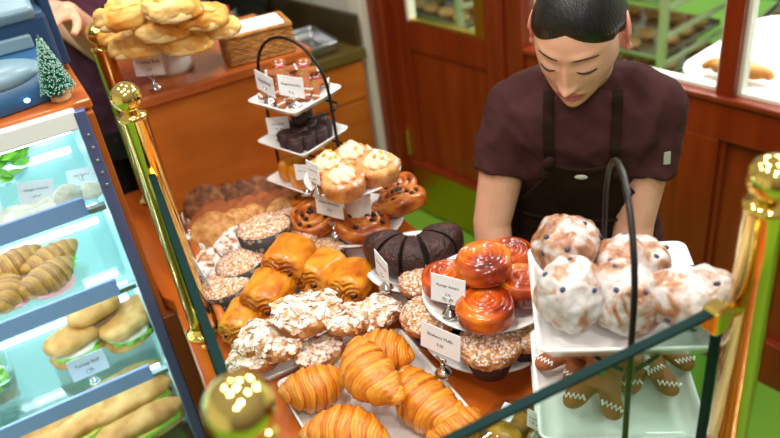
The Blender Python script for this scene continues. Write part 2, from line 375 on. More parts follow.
# kitchen table just behind the window
kt = empty('kitchen_table', WM @ Matrix.Translation((-.55, .45, 0)), 'white topped kitchen table behind the window on the right', 'table')
mb = MB(); mb.prism(rrect(1.15, .62, .12), .82, .855); mb.build('table_top', 'cloth', kt, .006)
for x in (-.5, .5):
    for y in (-.24, .24): MB().box(x-.02, x+.02, y-.02, y+.02, 0, .82).build('leg', 'steel', kt)
mb = MB()   # paper sheet with a raised curled edge
rows = []
for i in range(25):
    u = i/24; row = []
    for j in range(9):
        v = j/8; row.append((-.42+.86*u, -.2+.42*v, .858 + .07*max(0, v-.55)**1.2*(1+.5*math.sin(u*7))))
    rows.append(row)
vs = [p for r_ in rows for p in r_]; mb.add(vs, [(i*9+j, (i+1)*9+j, (i+1)*9+j+1, i*9+j+1) for i in range(24) for j in range(8)])
o = mb.build('parchment_sheet', 'cloth', None, X=kt.matrix_basis); o.modifiers.new('s', 'SOLIDIFY').thickness = .002
tag(o, 'white sheet of paper with a curled far edge on the kitchen table', 'paper')
for k, (s, y, r_) in enumerate(((.98, .19, .3), (.90, .20, -.2), (.70, .20, .2), (.62, .19, 0), (.53, .2, .4))):
    ps = [(-.055+.11*i/10, .012*math.sin(i*.9), .018+.012*math.sin(PI*i/10)) for i in range(11)]
    o = MB().tube(ps, [.008+.017*math.sin(PI*(i+.5)/11) for i in range(11)], 12, flat=.8).build('pastry_twist', 'bread_orange' if 'bread_orange' in M else 'bread_far', None, X=WM @ TR((-s, y, .861), r_))
    tag(o, ['golden pastry behind the window just right of the shoulder of the woman', 'golden pastry behind the window against the left side of the mullion', 'golden pastry behind the window just right of the mullion',
        'middle golden pastry of the row right of the window mullion', 'golden pastry furthest right behind the window'][k], 'pastry', 'pastries on the kitchen table')

# ------------------------------------------------------------------ kitchenette behind the back counter
kc = tag(MB().prism([(.30, 2.61), (1.215, 2.61), (1.06, 3.35), (.30, 3.35)], 0, .735).build('base_cabinet', 'wood_panel'), 'orange wood base cabinet with an olive top left of the door', 'cabinet')
MB().box(.31, 1.205, 2.600, 2.612, .57, .725).build('drawer', 'wood_panel', kc, .002)
MB().box(.31, 1.205, 2.600, 2.612, .02, .56).build('door', 'wood_panel', kc, .002)
MB().prism([(.28, 2.585), (1.225, 2.585), (1.07, 3.35), (.28, 3.35)], .735, .775).build('worktop', 'olive', kc, .003, label='olive laminate worktop')
mb = MB(); mb.add([(1.205, 2.62, .775), (1.225, 2.62, .775), (1.06, 3.35, .775), (1.04, 3.35, .775), (1.205, 2.62, .90), (1.225, 2.62, .90), (1.06, 3.35, .90), (1.04, 3.35, .90)],
    [(0, 3, 2, 1), (4, 5, 6, 7), (0, 1, 5, 4), (1, 2, 6, 5), (2, 3, 7, 6), (3, 0, 4, 7)], smooth=False)
mb.box(.30, 1.06, 3.33, 3.35, .775, .90); mb.build('backsplash', 'olive_dark', kc, label='dark olive backsplash')
sk = empty('sink_tray', (1.03, 2.74, .775), 'small steel tray on the olive worktop', 'tray')
MB().rings(dish(.20, .26, .02, .05, .01)).build('tray', 'steel', sk)
o = empty('coffee_brewer', (.78, 2.95, .775), 'black coffee brewer standing on the olive worktop behind the wicker basket', 'coffee maker')
MB().box(-.20, .20, -.02, .16, 0, .42).build('body', 'black', o, .012); MB().box(-.20, .20, -.16, .16, .28, .45).build('brew_head', 'black', o, .012); MB().box(-.20, .20, -.18, .0, 0, .03).build('base_plate', 'black', o, .008)
MB().lathe([(0, 0), (.06, 0), (.075, .05), (.07, .12), (.045, .16), (.05, .175), (0, .175)], 24, X=Matrix.Translation((0, -.09, .03))).build('carafe', 'steel', o)
o = empty('paper_cup_stack', (1.03, 3.2, .775), 'stack of pale cups by the white wall on the worktop', 'cups')
MB().lathe([(0, 0), (.03, 0), (.042, .2), (0, .2)], 20).build('cup', 'case_white', o)
P = aty(222, 14, 2.45); o = empty('steel_canister', (P.x, 2.80, .775), 'tall steel canister behind the puffs', 'canister')
MB().lathe([(0, 0), (.05, 0), (.05, .34), (.045, .36), (0, .36)], 28).build('body', 'steel', o); MB().lathe([(0, .361), (.035, .361), (.03, .40), (0, .41)], 24).build('lid', 'black', o)
o = empty('sauce_bottle', (.735, 2.68, .775), 'dark bottle with a bright pink cap behind the wicker basket', 'bottle')
MB().lathe([(0, 0), (.028, 0), (.03, .12), (.016, .17), (.014, .2), (0, .2)], 20).build('body', 'olive_dark', o)
M['pink'] = plain('pink cap', '#e02a5e', rough=.4)
MB().lathe([(0, .2), (.02, .2), (.017, .27), (0, .275)], 20).build('cap', 'pink', o, label='bright pink cap')
o = tag(MB().box(-.07, .07, -.1, .1, 0, .24).build('knock_box', 'black', X=TR((.46, 2.85, .776), .2), bevel=.01), 'black box on the worktop beside the steel canister', 'box')
# back counter carrying the cheese puffs
bc = tag(MB().box(.215, .60, 1.602, 1.95, 0, 1.185).build('back_counter', 'wood_panel'), 'orange wood counter behind the pastry table carrying puffs and a basket', 'counter')
MB().box(.20, .615, 1.588, 1.96, 1.185, 1.21).build('counter_top', 'wood_top', bc, .005)
# pastry table
def table_poly(d): return [(.03-d, .28-d), (.615+d, .28-d), (.615+d, 1.598), (.198, 1.598), (.198, 1.78+d), (.135-d, 1.78+d), (.100-d, 1.74), (.098-d, 1.30), (.112-d, 1.270)]
pt = tag(MB().prism([(.034, .30), (.60, .30), (.60, 1.59), (.14, 1.59), (.1135, 1.284)], 0, T-.03).build('pastry_table', 'dark_wood'), 'polished orange wood pastry table inside the glass guard', 'table')
MB().prism(table_poly(0), T-.03, T).build('table_top', 'wood_table', pt, .004)
# ------------------------------------------------------------------ pastry materials
def croissant_mat(name, stripes):
    m, nt, b = newmat(name); L = nt.links.new
    at_ = N(nt, 'ShaderNodeAttribute'); at_.attribute_name = 'band'
    tc = N(nt, 'ShaderNodeTexCoord'); mp = N(nt, 'ShaderNodeMapping'); mp.inputs['Scale'].default_value = (3.2, .9, .9); L(tc.outputs['Object'], mp.inputs[0])
    n1 = N(nt, 'ShaderNodeTexNoise'); n1.inputs['Scale'].default_value = 40; n1.inputs['Detail'].default_value = 6; n1.inputs['Distortion'].default_value = 1.5; L(mp.outputs[0], n1.inputs[0])
    ad = N(nt, 'ShaderNodeMath', operation='MULTIPLY_ADD'); L(n1.outputs['Fac'], ad.inputs[0]); ad.inputs[1].default_value = .9; L(at_.outputs['Fac'], ad.inputs[2])
    cr = N(nt, 'ShaderNodeValToRGB'); e = cr.color_ramp.elements
    for p, h in stripes[2:]: e.new(.5)
    for i, (p, h) in enumerate(stripes): e[i].position = p; e[i].color = hx(h)
    mr = N(nt, 'ShaderNodeMapRange'); mr.inputs[1].default_value = .15; mr.inputs[2].default_value = 1.75; L(ad.outputs[0], mr.inputs[0])
    L(mr.outputs[0], cr.inputs[0]); L(cr.outputs[0], b.inputs['Base Color'])
    wv = N(nt, 'ShaderNodeTexNoise'); wv.inputs['Scale'].default_value = 90; wv.inputs['Detail'].default_value = 5; L(mp.outputs[0], wv.inputs[0])
    bp = N(nt, 'ShaderNodeBump'); bp.inputs['Strength'].default_value = .5; bp.inputs['Distance'].default_value = .0025; L(wv.outputs['Fac'], bp.inputs['Height']); L(bp.outputs[0], b.inputs['Normal'])
    setp(b, rough=.36, coat=.22); return m
M['croissant'] = croissant_mat('croissant crust', [(.0, '#f0b44e'), (.3, '#e6962a'), (.55, '#d27a16'), (.8, '#b35a0e'), (1, '#8a3c0a')])
M['pain'] = noisy('pain au chocolat crust', [(.28, '#eda83a'), (.46, '#df8a1c'), (.58, '#c66a10'), (.74, '#94430b')], 20, (1, 1.4, 1.8), 6, .5, bscale=70, bdist=.003, rough=.3, coat=.3, dist=.8)
M['chocolate'] = plain('dark chocolate', '#2a1209', rough=.4)
M['almond_base'] = noisy('almond croissant', [(.3, '#7a3c12'), (.5, '#a9601f'), (.7, '#d0914a')], 35, bump=.5, bdist=.004, rough=.5, sugar=.95, sugar_scale=60, sugar_lo=.40, nz=(.3, .8))
M['almond_flake'] = noisy('almond flakes', ['#b97a3c', '#e4c08c'], 60, bump=.1, rough=.5, sugar=.95, sugar_scale=70, sugar_lo=.40, nz=(.2, .8))
M['cookie_dark'] = noisy('dark chunk cookie', [(.3, '#4a2410'), (.5, '#74401f'), (.7, '#97602f')], 55, bump=.7, bdist=.004, bscale=90, rough=.7)
M['cookie_brown'] = noisy('ginger cookie', [(.3, '#8a4216'), (.6, '#a8581f'), (.75, '#bb6b2b')], 30, bump=.4, bscale=80, rough=.65)
M['cookie_oat'] = noisy('oat cookie', [(.3, '#a0622a'), (.5, '#c48a48'), (.7, '#d9ab6c')], 60, bump=.7, bdist=.004, bscale=80, rough=.7)
M['crumb'] = noisy('crumb topping', [(.3, '#9a5626'), (.5, '#c4854a'), (.7, '#deaf7a')], 90, bump=1, bdist=.005, bscale=150, rough=.75, sugar=.85, sugar_scale=230, sugar_lo=.47)
M['crumb_white'] = noisy('sugared stollen crust', [(.35, '#8a5428'), (.6, '#c08a58')], 60, bump=.7, bdist=.005, bscale=90, rough=.75, sugar=1, sugar_scale=70, sugar_lo=.40, nz=(-.1, .6))
M['paper_dots'] = noisy('dark paper with pale dots', ['#2b2626', '#383031'], 20, bump=0, rough=.6, voro=(75, .34, '#84796c'))
M['paper_dark'] = noisy('dark muffin paper', ['#2c1517', '#3c1e1f'], 20, bump=.1, rough=.55)
M['swirl'] = noisy('raisin swirl crust', [(.28, '#e29a46'), (.45, '#cc7222'), (.58, '#a94e12'), (.72, '#7f330c')], 26, (1, 1, 2.2), 5, .3, bscale=60, rough=.3, coat=.35)
M['raisin'] = plain('raisin', '#22100c', rough=.4)
M['tart'] = noisy('tart pastry', [(.28, '#e9b071'), (.5, '#d88f4e'), (.72, '#b5622c')], 30, bump=.7, bdist=.004, bscale=70, rough=.55, sugar=.7, sugar_scale=60, sugar_lo=.52, nz=(-.3, .5), sugar_col='#f6dfd6')
M['cream'] = plain('vanilla cream', '#f3e8c4', rough=.5, sss=.15)
M['zest'] = plain('candied orange', '#f0a018', rough=.35)
M['bundt'] = noisy('dark chocolate cake', [(.3, '#24100d'), (.55, '#3c1c16'), (.75, '#5a3026')], 60, bump=1, bdist=.005, bscale=150, rough=.5)
M['kouign'] = noisy('caramel crust', [(.34, '#e8821e'), (.48, '#c4500e'), (.60, '#842608'), (.74, '#4a1204')], 14, (1, 1, 1.6), 4, .15, bscale=50, rough=.2, coat=.5)
M['gingerbread'] = noisy('gingerbread', ['#8a4717', '#a0561d'], 25, bump=.25, bscale=120, rough=.65)
M['icing'] = plain('white icing', '#f7f5f2', rough=.4)
M['green_icing'] = plain('green icing', '#2fae2a', rough=.35)
M['pink_icing'] = plain('pink icing', '#e0307a', rough=.35)
M['cup_cake'] = noisy('dark cake', ['#2b1414', '#3d1f1c'], 40, bump=.4, rough=.5)
M['gold_cake'] = noisy('yellow finger cake', [(.3, '#f0b21e'), (.5, '#e09018'), (.68, '#b65c12')], 12, bump=.2, rough=.35, coat=.3)
M['puff'] = noisy('cheese puff crust', [(.25, '#f3d796'), (.45, '#edbd66'), (.6, '#e09a38'), (.78, '#bf6d1c')], 16, bump=.5, bscale=50, bdist=.004, rough=.5)
M['puff_pale'] = noisy('pale puff dough', ['#f1d9a0', '#ecc67c'], 14, bump=.3, rough=.55)
M['donut'] = noisy('glazed donut', [(.38, '#cfcac8'), (.48, '#c2b6af'), (.55, '#ad7d5c'), (.67, '#824826')], 30, (1, 1, 1), 6, .6, bdist=.004, bscale=90, rough=.38, coat=.25, dist=.6)
M['blueberry'] = plain('blueberry', '#2a3050', rough=.4)
M['wicker'] = noisy('wicker', [(.3, '#7a4a16'), (.5, '#a56c28'), (.7, '#c88f45')], 40, (1, 1, 3), 4, .4, rough=.6)
M['tong_wood'] = noisy('tong wood', ['#b35c1d', '#cd7a34'], 10, (3, 3, 3), 4, .05, rough=.35)

# ------------------------------------------------------------------ prototypes
def croissant_proto(seed, curve=.0):
    rnd = random.Random(seed); L_, nu, nv = .150, 150, 56
    vs = []; band = []; rows = []
    nb = 6
    for i in range(nu+1):
        u = i/nu; row = []
        env = math.sin(PI*min(1, max(0, u*.96+.02)))**.72
        for j in range(nv):
            a = 2*PI*j/nv
            # roll layers: V shaped steps running round the body, each overlapping the next towards the tips
            w_ = (u-.5)*nb + .32*math.cos(a+.6) + .1*math.sin(3*a+seed) + .14*mnoise.noise(Vector((u*7, a*1.2, seed)))
            t = abs(w_) ; fr = (t+.5) % 1.0
            step = (1-fr)**.6
            r = .0365*env*(.87+.13*step) + .0012*mnoise.noise(Vector((u*30, math.cos(a)*3, math.sin(a)*3+seed)))*env
            x = (u-.5)*L_; bend = curve*((u-.5)*2)**2
            fib = .0007*math.sin(a*2+w_*26+3*mnoise.noise(Vector((u*6, a, 2+seed))))*env
            y = (r+fib)*math.cos(a)*1.12 + bend; z = (r+fib)*math.sin(a)*.95
            if z < -.022: z = -.022+(z+.022)*.25
            row.append(len(vs)); vs.append((x, y, z)); band.append(.15+.65*fr**1.5+.12*rnd.random() if fr > .02 else .75)
        rows.append(row)
    fs = []
    for a, b in zip(rows, rows[1:]):
        for j in range(nv): fs.append((a[j], a[(j+1) % nv], b[(j+1) % nv], b[j]))
    fs.append(tuple(rows[0][::-1])); fs.append(tuple(rows[-1]))
    me = MB().add(vs, fs).mesh('croissant', 'croissant')
    at_ = me.attributes.new('band', 'FLOAT', 'POINT'); at_.data.foreach_set('value', band)
    return {'me': me}
CROI = [croissant_proto(s, c) for s, c in ((1, .018), (2, -.012), (3, .01))]

def pain_proto(seed):
    # laminated roll: two curls meeting underneath, flattened, with chocolate at both ends
    nu, nv = 40, 64; mb = MB(); rings = []
    for i in range(nu+1):
        u = i/nu; x = (u-.5)*.086; k = 1-abs(2*u-1)**10*.16
        ring = []
        for j in range(nv):
            a = 2*PI*j/nv; c, s_ = math.cos(a), math.sin(a)
            y = .041*math.copysign(abs(c)**.85, c); z = .034*math.copysign(abs(s_)**.8, s_)
            crease = math.exp(-((a-2*PI*.56)/.13)**2)+math.exp(-((a-2*PI*.94)/.13)**2)
            for ca, cw in ((.51, .05), (.60, .05), (.66, .05), (.89, .05), (.99, .05), (.84, .05)): crease += .4*math.exp(-((a-2*PI*ca+.25*math.sin(u*3+seed))/cw)**2)
            q = 1-.15*crease + .035*mnoise.noise(Vector((u*3, c*1.5, s_*1.5+seed*5))) + .05*math.exp(-((a-PI/2)/.9)**2)
            ring.append((x+.002*math.sin(a*2+seed), y*k*q, z*k*q))
        rings.append(ring)
    for sgn, base in ((1, rings[-1]), (-1, None)):
        src = rings[-1] if sgn == 1 else rings[0]
        extra = []
        for q in range(1, 13):
            f_ = 1-q/12.5; ring = []
            for j, p in enumerate(src):
                a = 2*PI*j/nv; y = p[1]*f_; z = p[2]*f_
                dy = abs(p[1]*f_)-.019; rr = math.hypot(dy, z); th = math.atan2(z, dy)
                ring.append((p[0]+sgn*(.006*(1-f_**6)*0+.0055*math.sin(rr*760-th*1.0)*min(1, q/2)+.004*(1-f_)), y, z))
            extra.append(ring)
        rings = rings+extra if sgn == 1 else extra[::-1]+rings
    me = mb.rings(rings).mesh('pain_au_chocolat', 'pain')
    parts = []
    for sx_ in (-1, 1):
        for sy_ in (-1, 1):
            parts.append(('chocolate_stick', MB().blob(.008, .0055, .005, 12, 8).mesh('chocolate_stick', 'chocolate'), Matrix.Translation((sx_*.0435, sy_*.018, -.001)), None))
    return {'me': me, 'parts': parts}
PAIN = [pain_proto(s) for s in (1, 2)]

def almond_proto(seed):
    rnd = random.Random(seed)
    def fn(q, p): q.z += .008*math.cos(q.x*40+seed); return q
    me = MB().blob(.060, .042, .022, 60, 34, .006, 45, seed, .75, -.012, fn=fn).mesh('almond_croissant', 'almond_base')
    bv = BVHTree.FromPolygons([v.co for v in me.vertices], [tuple(p.vertices) for p in me.polygons])
    mb = MB()
    for k in range(170):
        x, y = rnd.uniform(-.06, .06), rnd.uniform(-.044, .044)
        if rnd.random() < .2: x *= 1.1; y *= 1.1
        h, n, _, _ = bv.ray_cast(Vector((x, y, .2)), Vector((0, 0, -1)))
        if h is None: continue
        q = n.to_track_quat('Z', 'Y').to_matrix().to_4x4()
        X = Matrix.Translation(h+n*.0010) @ q @ Euler((rnd.uniform(-.25, .25), rnd.uniform(-.25, .25), rnd.uniform(0, 6))).to_matrix().to_4x4()
        a, b = rnd.uniform(.006, .0100), rnd.uniform(.004, .0055)
        mb.prism([(a*math.cos(2*PI*i/7), b*math.sin(2*PI*i/7)) for i in range(7)], -.0007, .0007, 0, X)
    fl = mb.mesh('flaked_almonds', 'almond_flake')
    return {'me': me, 'parts': [('flaked_almonds', fl, Matrix(), None)]}
ALM = [almond_proto(s) for s in (3, 8, 12)]

def cookie_me(mat, rx, ry, rz, amp, ns, seed): return {'me': MB().blob(rx, ry, rz, 48, 24, amp, ns, seed, .85).mesh('cookie', mat)}
CKD = [cookie_me('cookie_dark', .047, .045, .010, .0028, 90, s) for s in (1, 2)]
CKB = [cookie_me('cookie_brown', .055, .032, .0095, .0015, 40, s) for s in (4, 5)]
CKO = [cookie_me('cookie_oat', .048, .044, .009, .0025, 100, s) for s in (6, 7)]

def crumb_cake(r=.052):
    cup = MB().lathe([(0, 0), (r*.90, 0), (r*.92, .002), (r, .043), (r*.985, .043), (r*.90, .004), (0, .004)], 48, fn=lambda a, q, z: (q*(1+.008*math.sin(a*24)), z)).mesh('paper_case', 'paper_dots')
    def fn(q, p):
        return q
    top = MB().blob(r*.955, r*.955, .018, 72, 36, .0025, 130, 3, .9, -.006).mesh('crumb_cake', 'crumb')
    return {'me': cup, 'parts': [('cake', top, Matrix.Translation((0, 0, .038)), 'sugar dusted crumb topping')]}
CCAKE = crumb_cake()
STOL = {'me': MB().blob(.05, .040, .022, 60, 34, .006, 70, 5, .9, -.012).mesh('stollen', 'crumb_white')}

def muffin(r=.04):
    cup = MB().lathe([(0, 0), (r*.72, 0), (r*1.0, .042), (r*.97, .042), (r*.7, .003), (0, .003)], 96, fn=lambda a, q, z: (q*(1+.03*math.sin(a*28)*(z > .001)), z)).mesh('paper_case', 'paper_dark')
    top = MB().blob(r*1.17, r*1.17, .024, 80, 44, .0032, 130, 9, .95, -.008).mesh('muffin_top', 'crumb')
    return {'me': cup, 'parts': [('muffin_top', top, Matrix.Translation((0, 0, .046)), 'sugar dusted crumb top')]}
MUFF = muffin()

def swirl_proto(seed):
    rnd = random.Random(seed); mb = MB(); pts = []; rad = []
    n = 140; turns = 3.1; R0 = .052
    for i in range(n):
        u = i/(n-1); a = 2*PI*turns*u; r = R0*(1-u)**.85
        pts.append((r*math.cos(a), r*math.sin(a), .018+.016*u+.002*math.sin(a*3+seed))); rad.append(.0100*(1-.25*u)*(.35+.65*min(1, i/8)) + .0012*mnoise.noise(Vector((u*20, seed, 0))))
    mb.tube(pts, rad, 12, flat=1.35)
    mb.lathe([(0, 0), (.046, 0), (.053, .010), (.048, .022), (0, .026)], 40)
    parts = []; rm = MB().blob(.006, .0045, .004, 10, 7, .001, 200, seed).mesh('raisin', 'raisin')
    for k in range(14):
        u = rnd.uniform(.08, .90); a = 2*PI*turns*u; r = R0*(1-u)**.85 - .0085
        parts.append(('raisin', rm, TR((r*math.cos(a), r*math.sin(a), .031+.014*u), rnd.uniform(0, 6)), None))
    return {'me': mb.mesh('raisin_swirl', 'swirl'), 'parts': parts}
SWIRL = [swirl_proto(s) for s in (1, 4)]

def tart_proto(seed):
    rnd = random.Random(seed)
    base = MB().lathe([(0, 0), (.036, 0), (.042, .006), (.046, .028), (.048, .037), (.042, .045), (.030, .040), (0, .040)], 64,
        fn=lambda a, r, z: (r*(1+.16*mnoise.noise(Vector((math.cos(a)*7, math.sin(a)*7, z*120+seed)))*(z > .004)), z+(.004*mnoise.noise(Vector((math.cos(a)*5, math.sin(a)*5, seed))) if z > .02 else 0))).mesh('cream_tart', 'tart')
    prof = [(0, .036), (.026, .038), (.0295, .044), (.029, .049), (.025, .053), (.0235, .056), (.019, .060), (.016, .063), (.011, .067), (.007, .070), (.003, .073), (0, .074)]
    cr_ = MB().lathe(prof, 72, fn=lambda a, r, z: (r*(1.04-.20*abs(math.sin(3.5*a+z*110))**1.5), z)).mesh('cream_swirl', 'cream')
    parts = [('cream_swirl', cr_, Matrix(), None)]
    zm = MB().box(-.005, .005, -.004, .004, -.002, .002).mesh('candied_orange', 'zest')
    for k in range(4):
        a = rnd.uniform(0, 6.3); r = rnd.uniform(.006, .018)
        parts.append(('candied_orange', zm, TR((r*math.cos(a), r*math.sin(a), .075-r*.85), a, .3, .3), None, 'cream_swirl'))
    return {'me': base, 'parts': parts}
TART = [tart_proto(s) for s in (1, 2)]

def kouign_proto(seed):
    def fn(a, r, z):
        if z > .030: z += .0028*math.sin(a+r*420+seed)*min(1, r/.006)
        return r*(1+.02*math.sin(a*2+seed)+.035*mnoise.noise(Vector((math.cos(a)*1.5, math.sin(a)*1.5, z*60+seed)))), z
    prof = [(0, 0), (.034, 0), (.041, .005), (.0435, .014), (.0425, .018), (.044, .023), (.0425, .031), (.038, .0365)]
    prof += [(.038*(1-i/16), .0375+.0035*math.sin(PI*.5*i/16)) for i in range(1, 16)] + [(0, .041)]
    return {'me': MB().lathe(prof, 64, fn=fn).mesh('kouign_amann', 'kouign')}
KOU = [kouign_proto(s) for s in (0, 2.2)]

def bundt_slice(a0, a1, Ro=.088, Rm=.048, H=.066):
    """wedge of a fluted ring cake, centre at the ring's axis"""
    n = max(8, int(abs(a1-a0)/R(2.2))); rings = []
    for i in range(n+1):
        a = a0+(a1-a0)*i/n; fl = 1-.055*abs(math.sin(a*7))**.6*0 - .05*(1-abs(math.sin(a*6)))**2
        ring = []
        for j in range(26):
            t = 2*PI*j/26; c, s_ = math.cos(t), math.sin(t)
            rr = Rm + (Ro-Rm)*math.copysign(abs(c)**.8, c)*(fl if c > 0 else 1); z = H*.5+H*.5*math.copysign(abs(s_)**.8, s_)*(fl if s_ > 0 else 1)
            ring.append((rr*math.cos(a), rr*math.sin(a), z))
        rings.append(ring)
    rings = [[(p*.0+q*1.0) if False else tuple(Vector(q)*.96+sum((Vector(z) for z in rings[0]), Vector())/26*.04) for q, p in zip(rings[0], rings[0])]] + rings + [[tuple(Vector(q)*.96+sum((Vector(z) for z in rings[-1]), Vector())/26*.04) for q in rings[-1]]]
    return {'me': MB().rings(rings).mesh('bundt_slice', 'bundt')}

def puff_proto(seed):
    def fn(q, p): q.z += .006*mnoise.noise(Vector((q.x*30, q.y*30, seed))); return q
    me = MB().blob(.062, .046, .024, 48, 26, .010, 35, seed, .85, -.016, fn=fn).mesh('cheese_puff', 'puff')
    lip = MB().blob(.060, .044, .017, 40, 20, .006, 35, seed+3, .9).mesh('dough_lip', 'puff_pale')
    top = MB().blob(.038, .024, .012, 36, 18, .008, 60, seed+9, .9).mesh('cheese_crust', 'puff')
    return {'me': me, 'parts': [('dough_base', lip, Matrix.Translation((0, 0, -.009)), 'pale soft dough base'), ('cheese_crust', top, Matrix.Translation((.003, 0, .018)), None)]}
PUFF = [puff_proto(s) for s in (1, 2, 3)]

def donut_proto(seed, s=(1, 1, 1)):
    rnd = random.Random(seed)
    me = MB().blob(.054*s[0], .048*s[1], .043*s[2], 60, 36, .0065, 34, seed, .92).mesh('glazed_donut', 'donut')
    bv = BVHTree.FromPolygons([v.co for v in me.vertices], [tuple(p.vertices) for p in me.polygons]); parts = []
    bm_ = MB().blob(.0055, .0042, .0036, 10, 7).mesh('blueberry', 'blueberry')
    for k in range(7):
        d_ = Vector((rnd.uniform(-1, 1), rnd.uniform(-1, .6), rnd.uniform(-.3, 1))).normalized()
        h, n, _, _ = bv.ray_cast(d_*.3, -d_)
        if h is not None: parts.append(('blueberry', bm_, Matrix.Translation(h-n*.001), None))
    return {'me': me, 'parts': parts}
DON = [donut_proto(1), donut_proto(5, (.95, 1, 1.15)), donut_proto(9, (1.25, 1, .9))]

def ginger_proto():
    # outline of a figure: head, arms, legs as rounded lobes
    out = [(0, .060)]
    half = [(.010, .059), (.017, .053), (.019, .044), (.016, .035), (.011, .030), (.022, .029), (.034, .030), (.042, .026), (.043, .018), (.037, .012), (.024, .010), (.019, .008),
            (.019, -.008), (.022, -.022), (.029, -.036), (.030, -.047), (.023, -.053), (.014, -.051), (.008, -.042), (.003, -.028)]
    out = half+[(0, -.025)]+[(-x, y) for x, y in half[::-1]]
    pts = [Vector((x, y)) for x, y in out]
    for _ in range(2):   # Chaikin smoothing
        pts = [q for a, b in zip(pts, pts[1:]+pts[:1]) for q in (a*.75+b*.25, a*.25+b*.75)]
    n = len(pts)
    cen = Vector((0, 0))
    lay = [(.97, 0), (1.0, .0015), (1.0, .006), (.975, .0085)]
    mb = MB(); mb.rings([[(p.x*k, p.y*k, z) for p in pts] for k, z in lay])
    parts = []
    def zig(p0, p1, w_=.0028, k=5):
        p0, p1 = Vector(p0), Vector(p1); d_ = (p1-p0); nrm = Vector((-d_.y, d_.x)).normalized()
        return MB().tube([(*(p0+d_*(i/(2*k))+nrm*(w_ if i % 2 else -w_)), .0088) for i in range(2*k+1)], .0013, 6).mesh('icing_zigzag', 'icing')
    for a, b in (((-.039, .011), (-.036, .030)), ((.039, .011), (.036, .030)), ((-.031, -.043), (-.008, -.040)), ((.031, -.043), (.008, -.040))):
        parts.append(('icing_zigzag', zig(a, b), Matrix(), 'white icing zigzag'))
    gb = MB().blob(.0028, .0028, .002, 12, 8).mesh('icing_button', 'green_icing')
    for y in (.018, .006, -.006): parts.append(('icing_button', gb, Matrix.Translation((0, y, .009)), 'green icing button'))
    eye = MB().blob(.0022, .0022, .0015, 10, 6).mesh('icing_eye', 'icing')
    for x in (-.007, .007): parts.append(('icing_eye', eye, Matrix.Translation((x, .048, .009)), None))
    sm = MB().tube([(.010*math.cos(a), .046+.010*math.sin(a), .0088) for a in [R(210+12*i) for i in range(11)]], .0013, 6).mesh('icing_smile', 'icing'); parts.append(('icing_smile', sm, Matrix(), None))
    bow = MB(); bow.prism([(-.009, .034), (-.009, .027), (0, .0305), (.009, .027), (.009, .034), (0, .0312)], .008, .0105)
    parts.append(('icing_bow', bow.mesh('icing_bow', 'pink_icing'), Matrix(), 'pink icing bow tie'))
    return {'me': mb.mesh('gingerbread_man', 'gingerbread'), 'parts': parts}
GING = ginger_proto()
CUPC = {'me': MB().lathe([(0, 0), (.017, 0), (.022, .034), (0, .034)], 28, fn=lambda a, r, z: (r*(1+.02*math.sin(a*14)), z)).mesh('paper_case', 'paper_dark'),
        'parts': [('cake_top', MB().blob(.0215, .0215, .009, 24, 12, .002, 90, 2).mesh('cake_top', 'cup_cake'), Matrix.Translation((0, 0, .034)), None)]}
FING = {'me': MB().blob(.019, .033, .021, 28, 18, .003, 40, 4, .75).mesh('finger_cake', 'gold_cake')}

# price cards: paper card, silver clip with a shell foot, printed lines
HOLD = MB(); HOLD.lathe([(0, 0), (.013, 0), (.014, .003), (.011, .008), (.006, .012), (.003, .016), (.003, .024), (0, .024)], 24, fn=lambda a, r, z: (r*(1+.05*math.sin(a*9)*(z < .01)), z))
for q in (-1, 1):
    HOLD.tube([(0, 0, .022), (q*.004, 0, .027), (q*.008, -.001, .030), (q*.008, -.002, .035), (q*.004, -.003, .036), (q*.003, -.003, .032)], .0016, 8)
HOLD = HOLD.mesh('card_holder', 'silver')
_tx = {}
def price_card(BL, BR, h, lines, label, low=.02, lean=.12, group='price cards', top=None):
    """BL, BR: bottom corners in the place; the clip stands `low` below them"""
    mid = (BL+BR)/2; wv = BR-BL; wdt = wv.length; rz = math.atan2(wv.y, wv.x)
    X = TR((mid.x, mid.y, mid.z-low), rz)
    o = empty('price_card', X, label, 'price card', group)
    tilt = math.asin(max(-.6, min(.6, wv.z/wdt)))
    CX_ = Matrix.Translation((0, -.003, low)) @ Matrix.Rotation(-tilt, 4, 'Y') @ Matrix.Rotation(-lean, 4, 'X')
    link('card', MB().box(-wdt/2, wdt/2, -.0006, .0006, 0, h).mesh('card', 'card'), o, 0, CX_)
    sc_ = wdt/.075
    for k, (t, y, s_) in enumerate(lines):
        key = (t, s_)
        if key not in _tx: _tx[key] = text_mesh(t, s_)
        link('lettering', _tx[key], o, 0, CX_ @ Matrix.Translation((0, -.0009, h*y)) @ Matrix.Rotation(PI/2, 4, 'X') @ Matrix.Scale(sc_, 4))
    link('holder', HOLD, o, 0, Matrix.Scale(min(1, .9*max(low, .018)/.02), 4), 'silver clip on a round foot')
    return o
# ------------------------------------------------------------------ helpers for setting pastries out
def yaw(p1, p2, z):
    a, b = at(*p1, z), at(*p2, z); return math.atan2(b.y-a.y, b.x-a.x), (b-a).length
# trays on the table
def tray(cx, cy, w_, h_, rz, label):
    return tag(MB().rings(dish(w_, h_, .012, .014, .004), X=Matrix()).build('serving_tray', 'porcelain', None, X=TR((cx, cy, T+.001), rz)), label, 'tray', 'white trays on the pastry table')
tray(.302, .790, .232, .262, R(-2), 'white rectangular tray under the pile of plain croissants')
tray(.297, 1.065, .236, .262, R(-3), 'white tray under the almond croissants and glossy chocolate rolls')
tray(.315, 1.38, .225, .355, R(-3.5), 'white tray under the cookies and the paper cased crumb cakes')

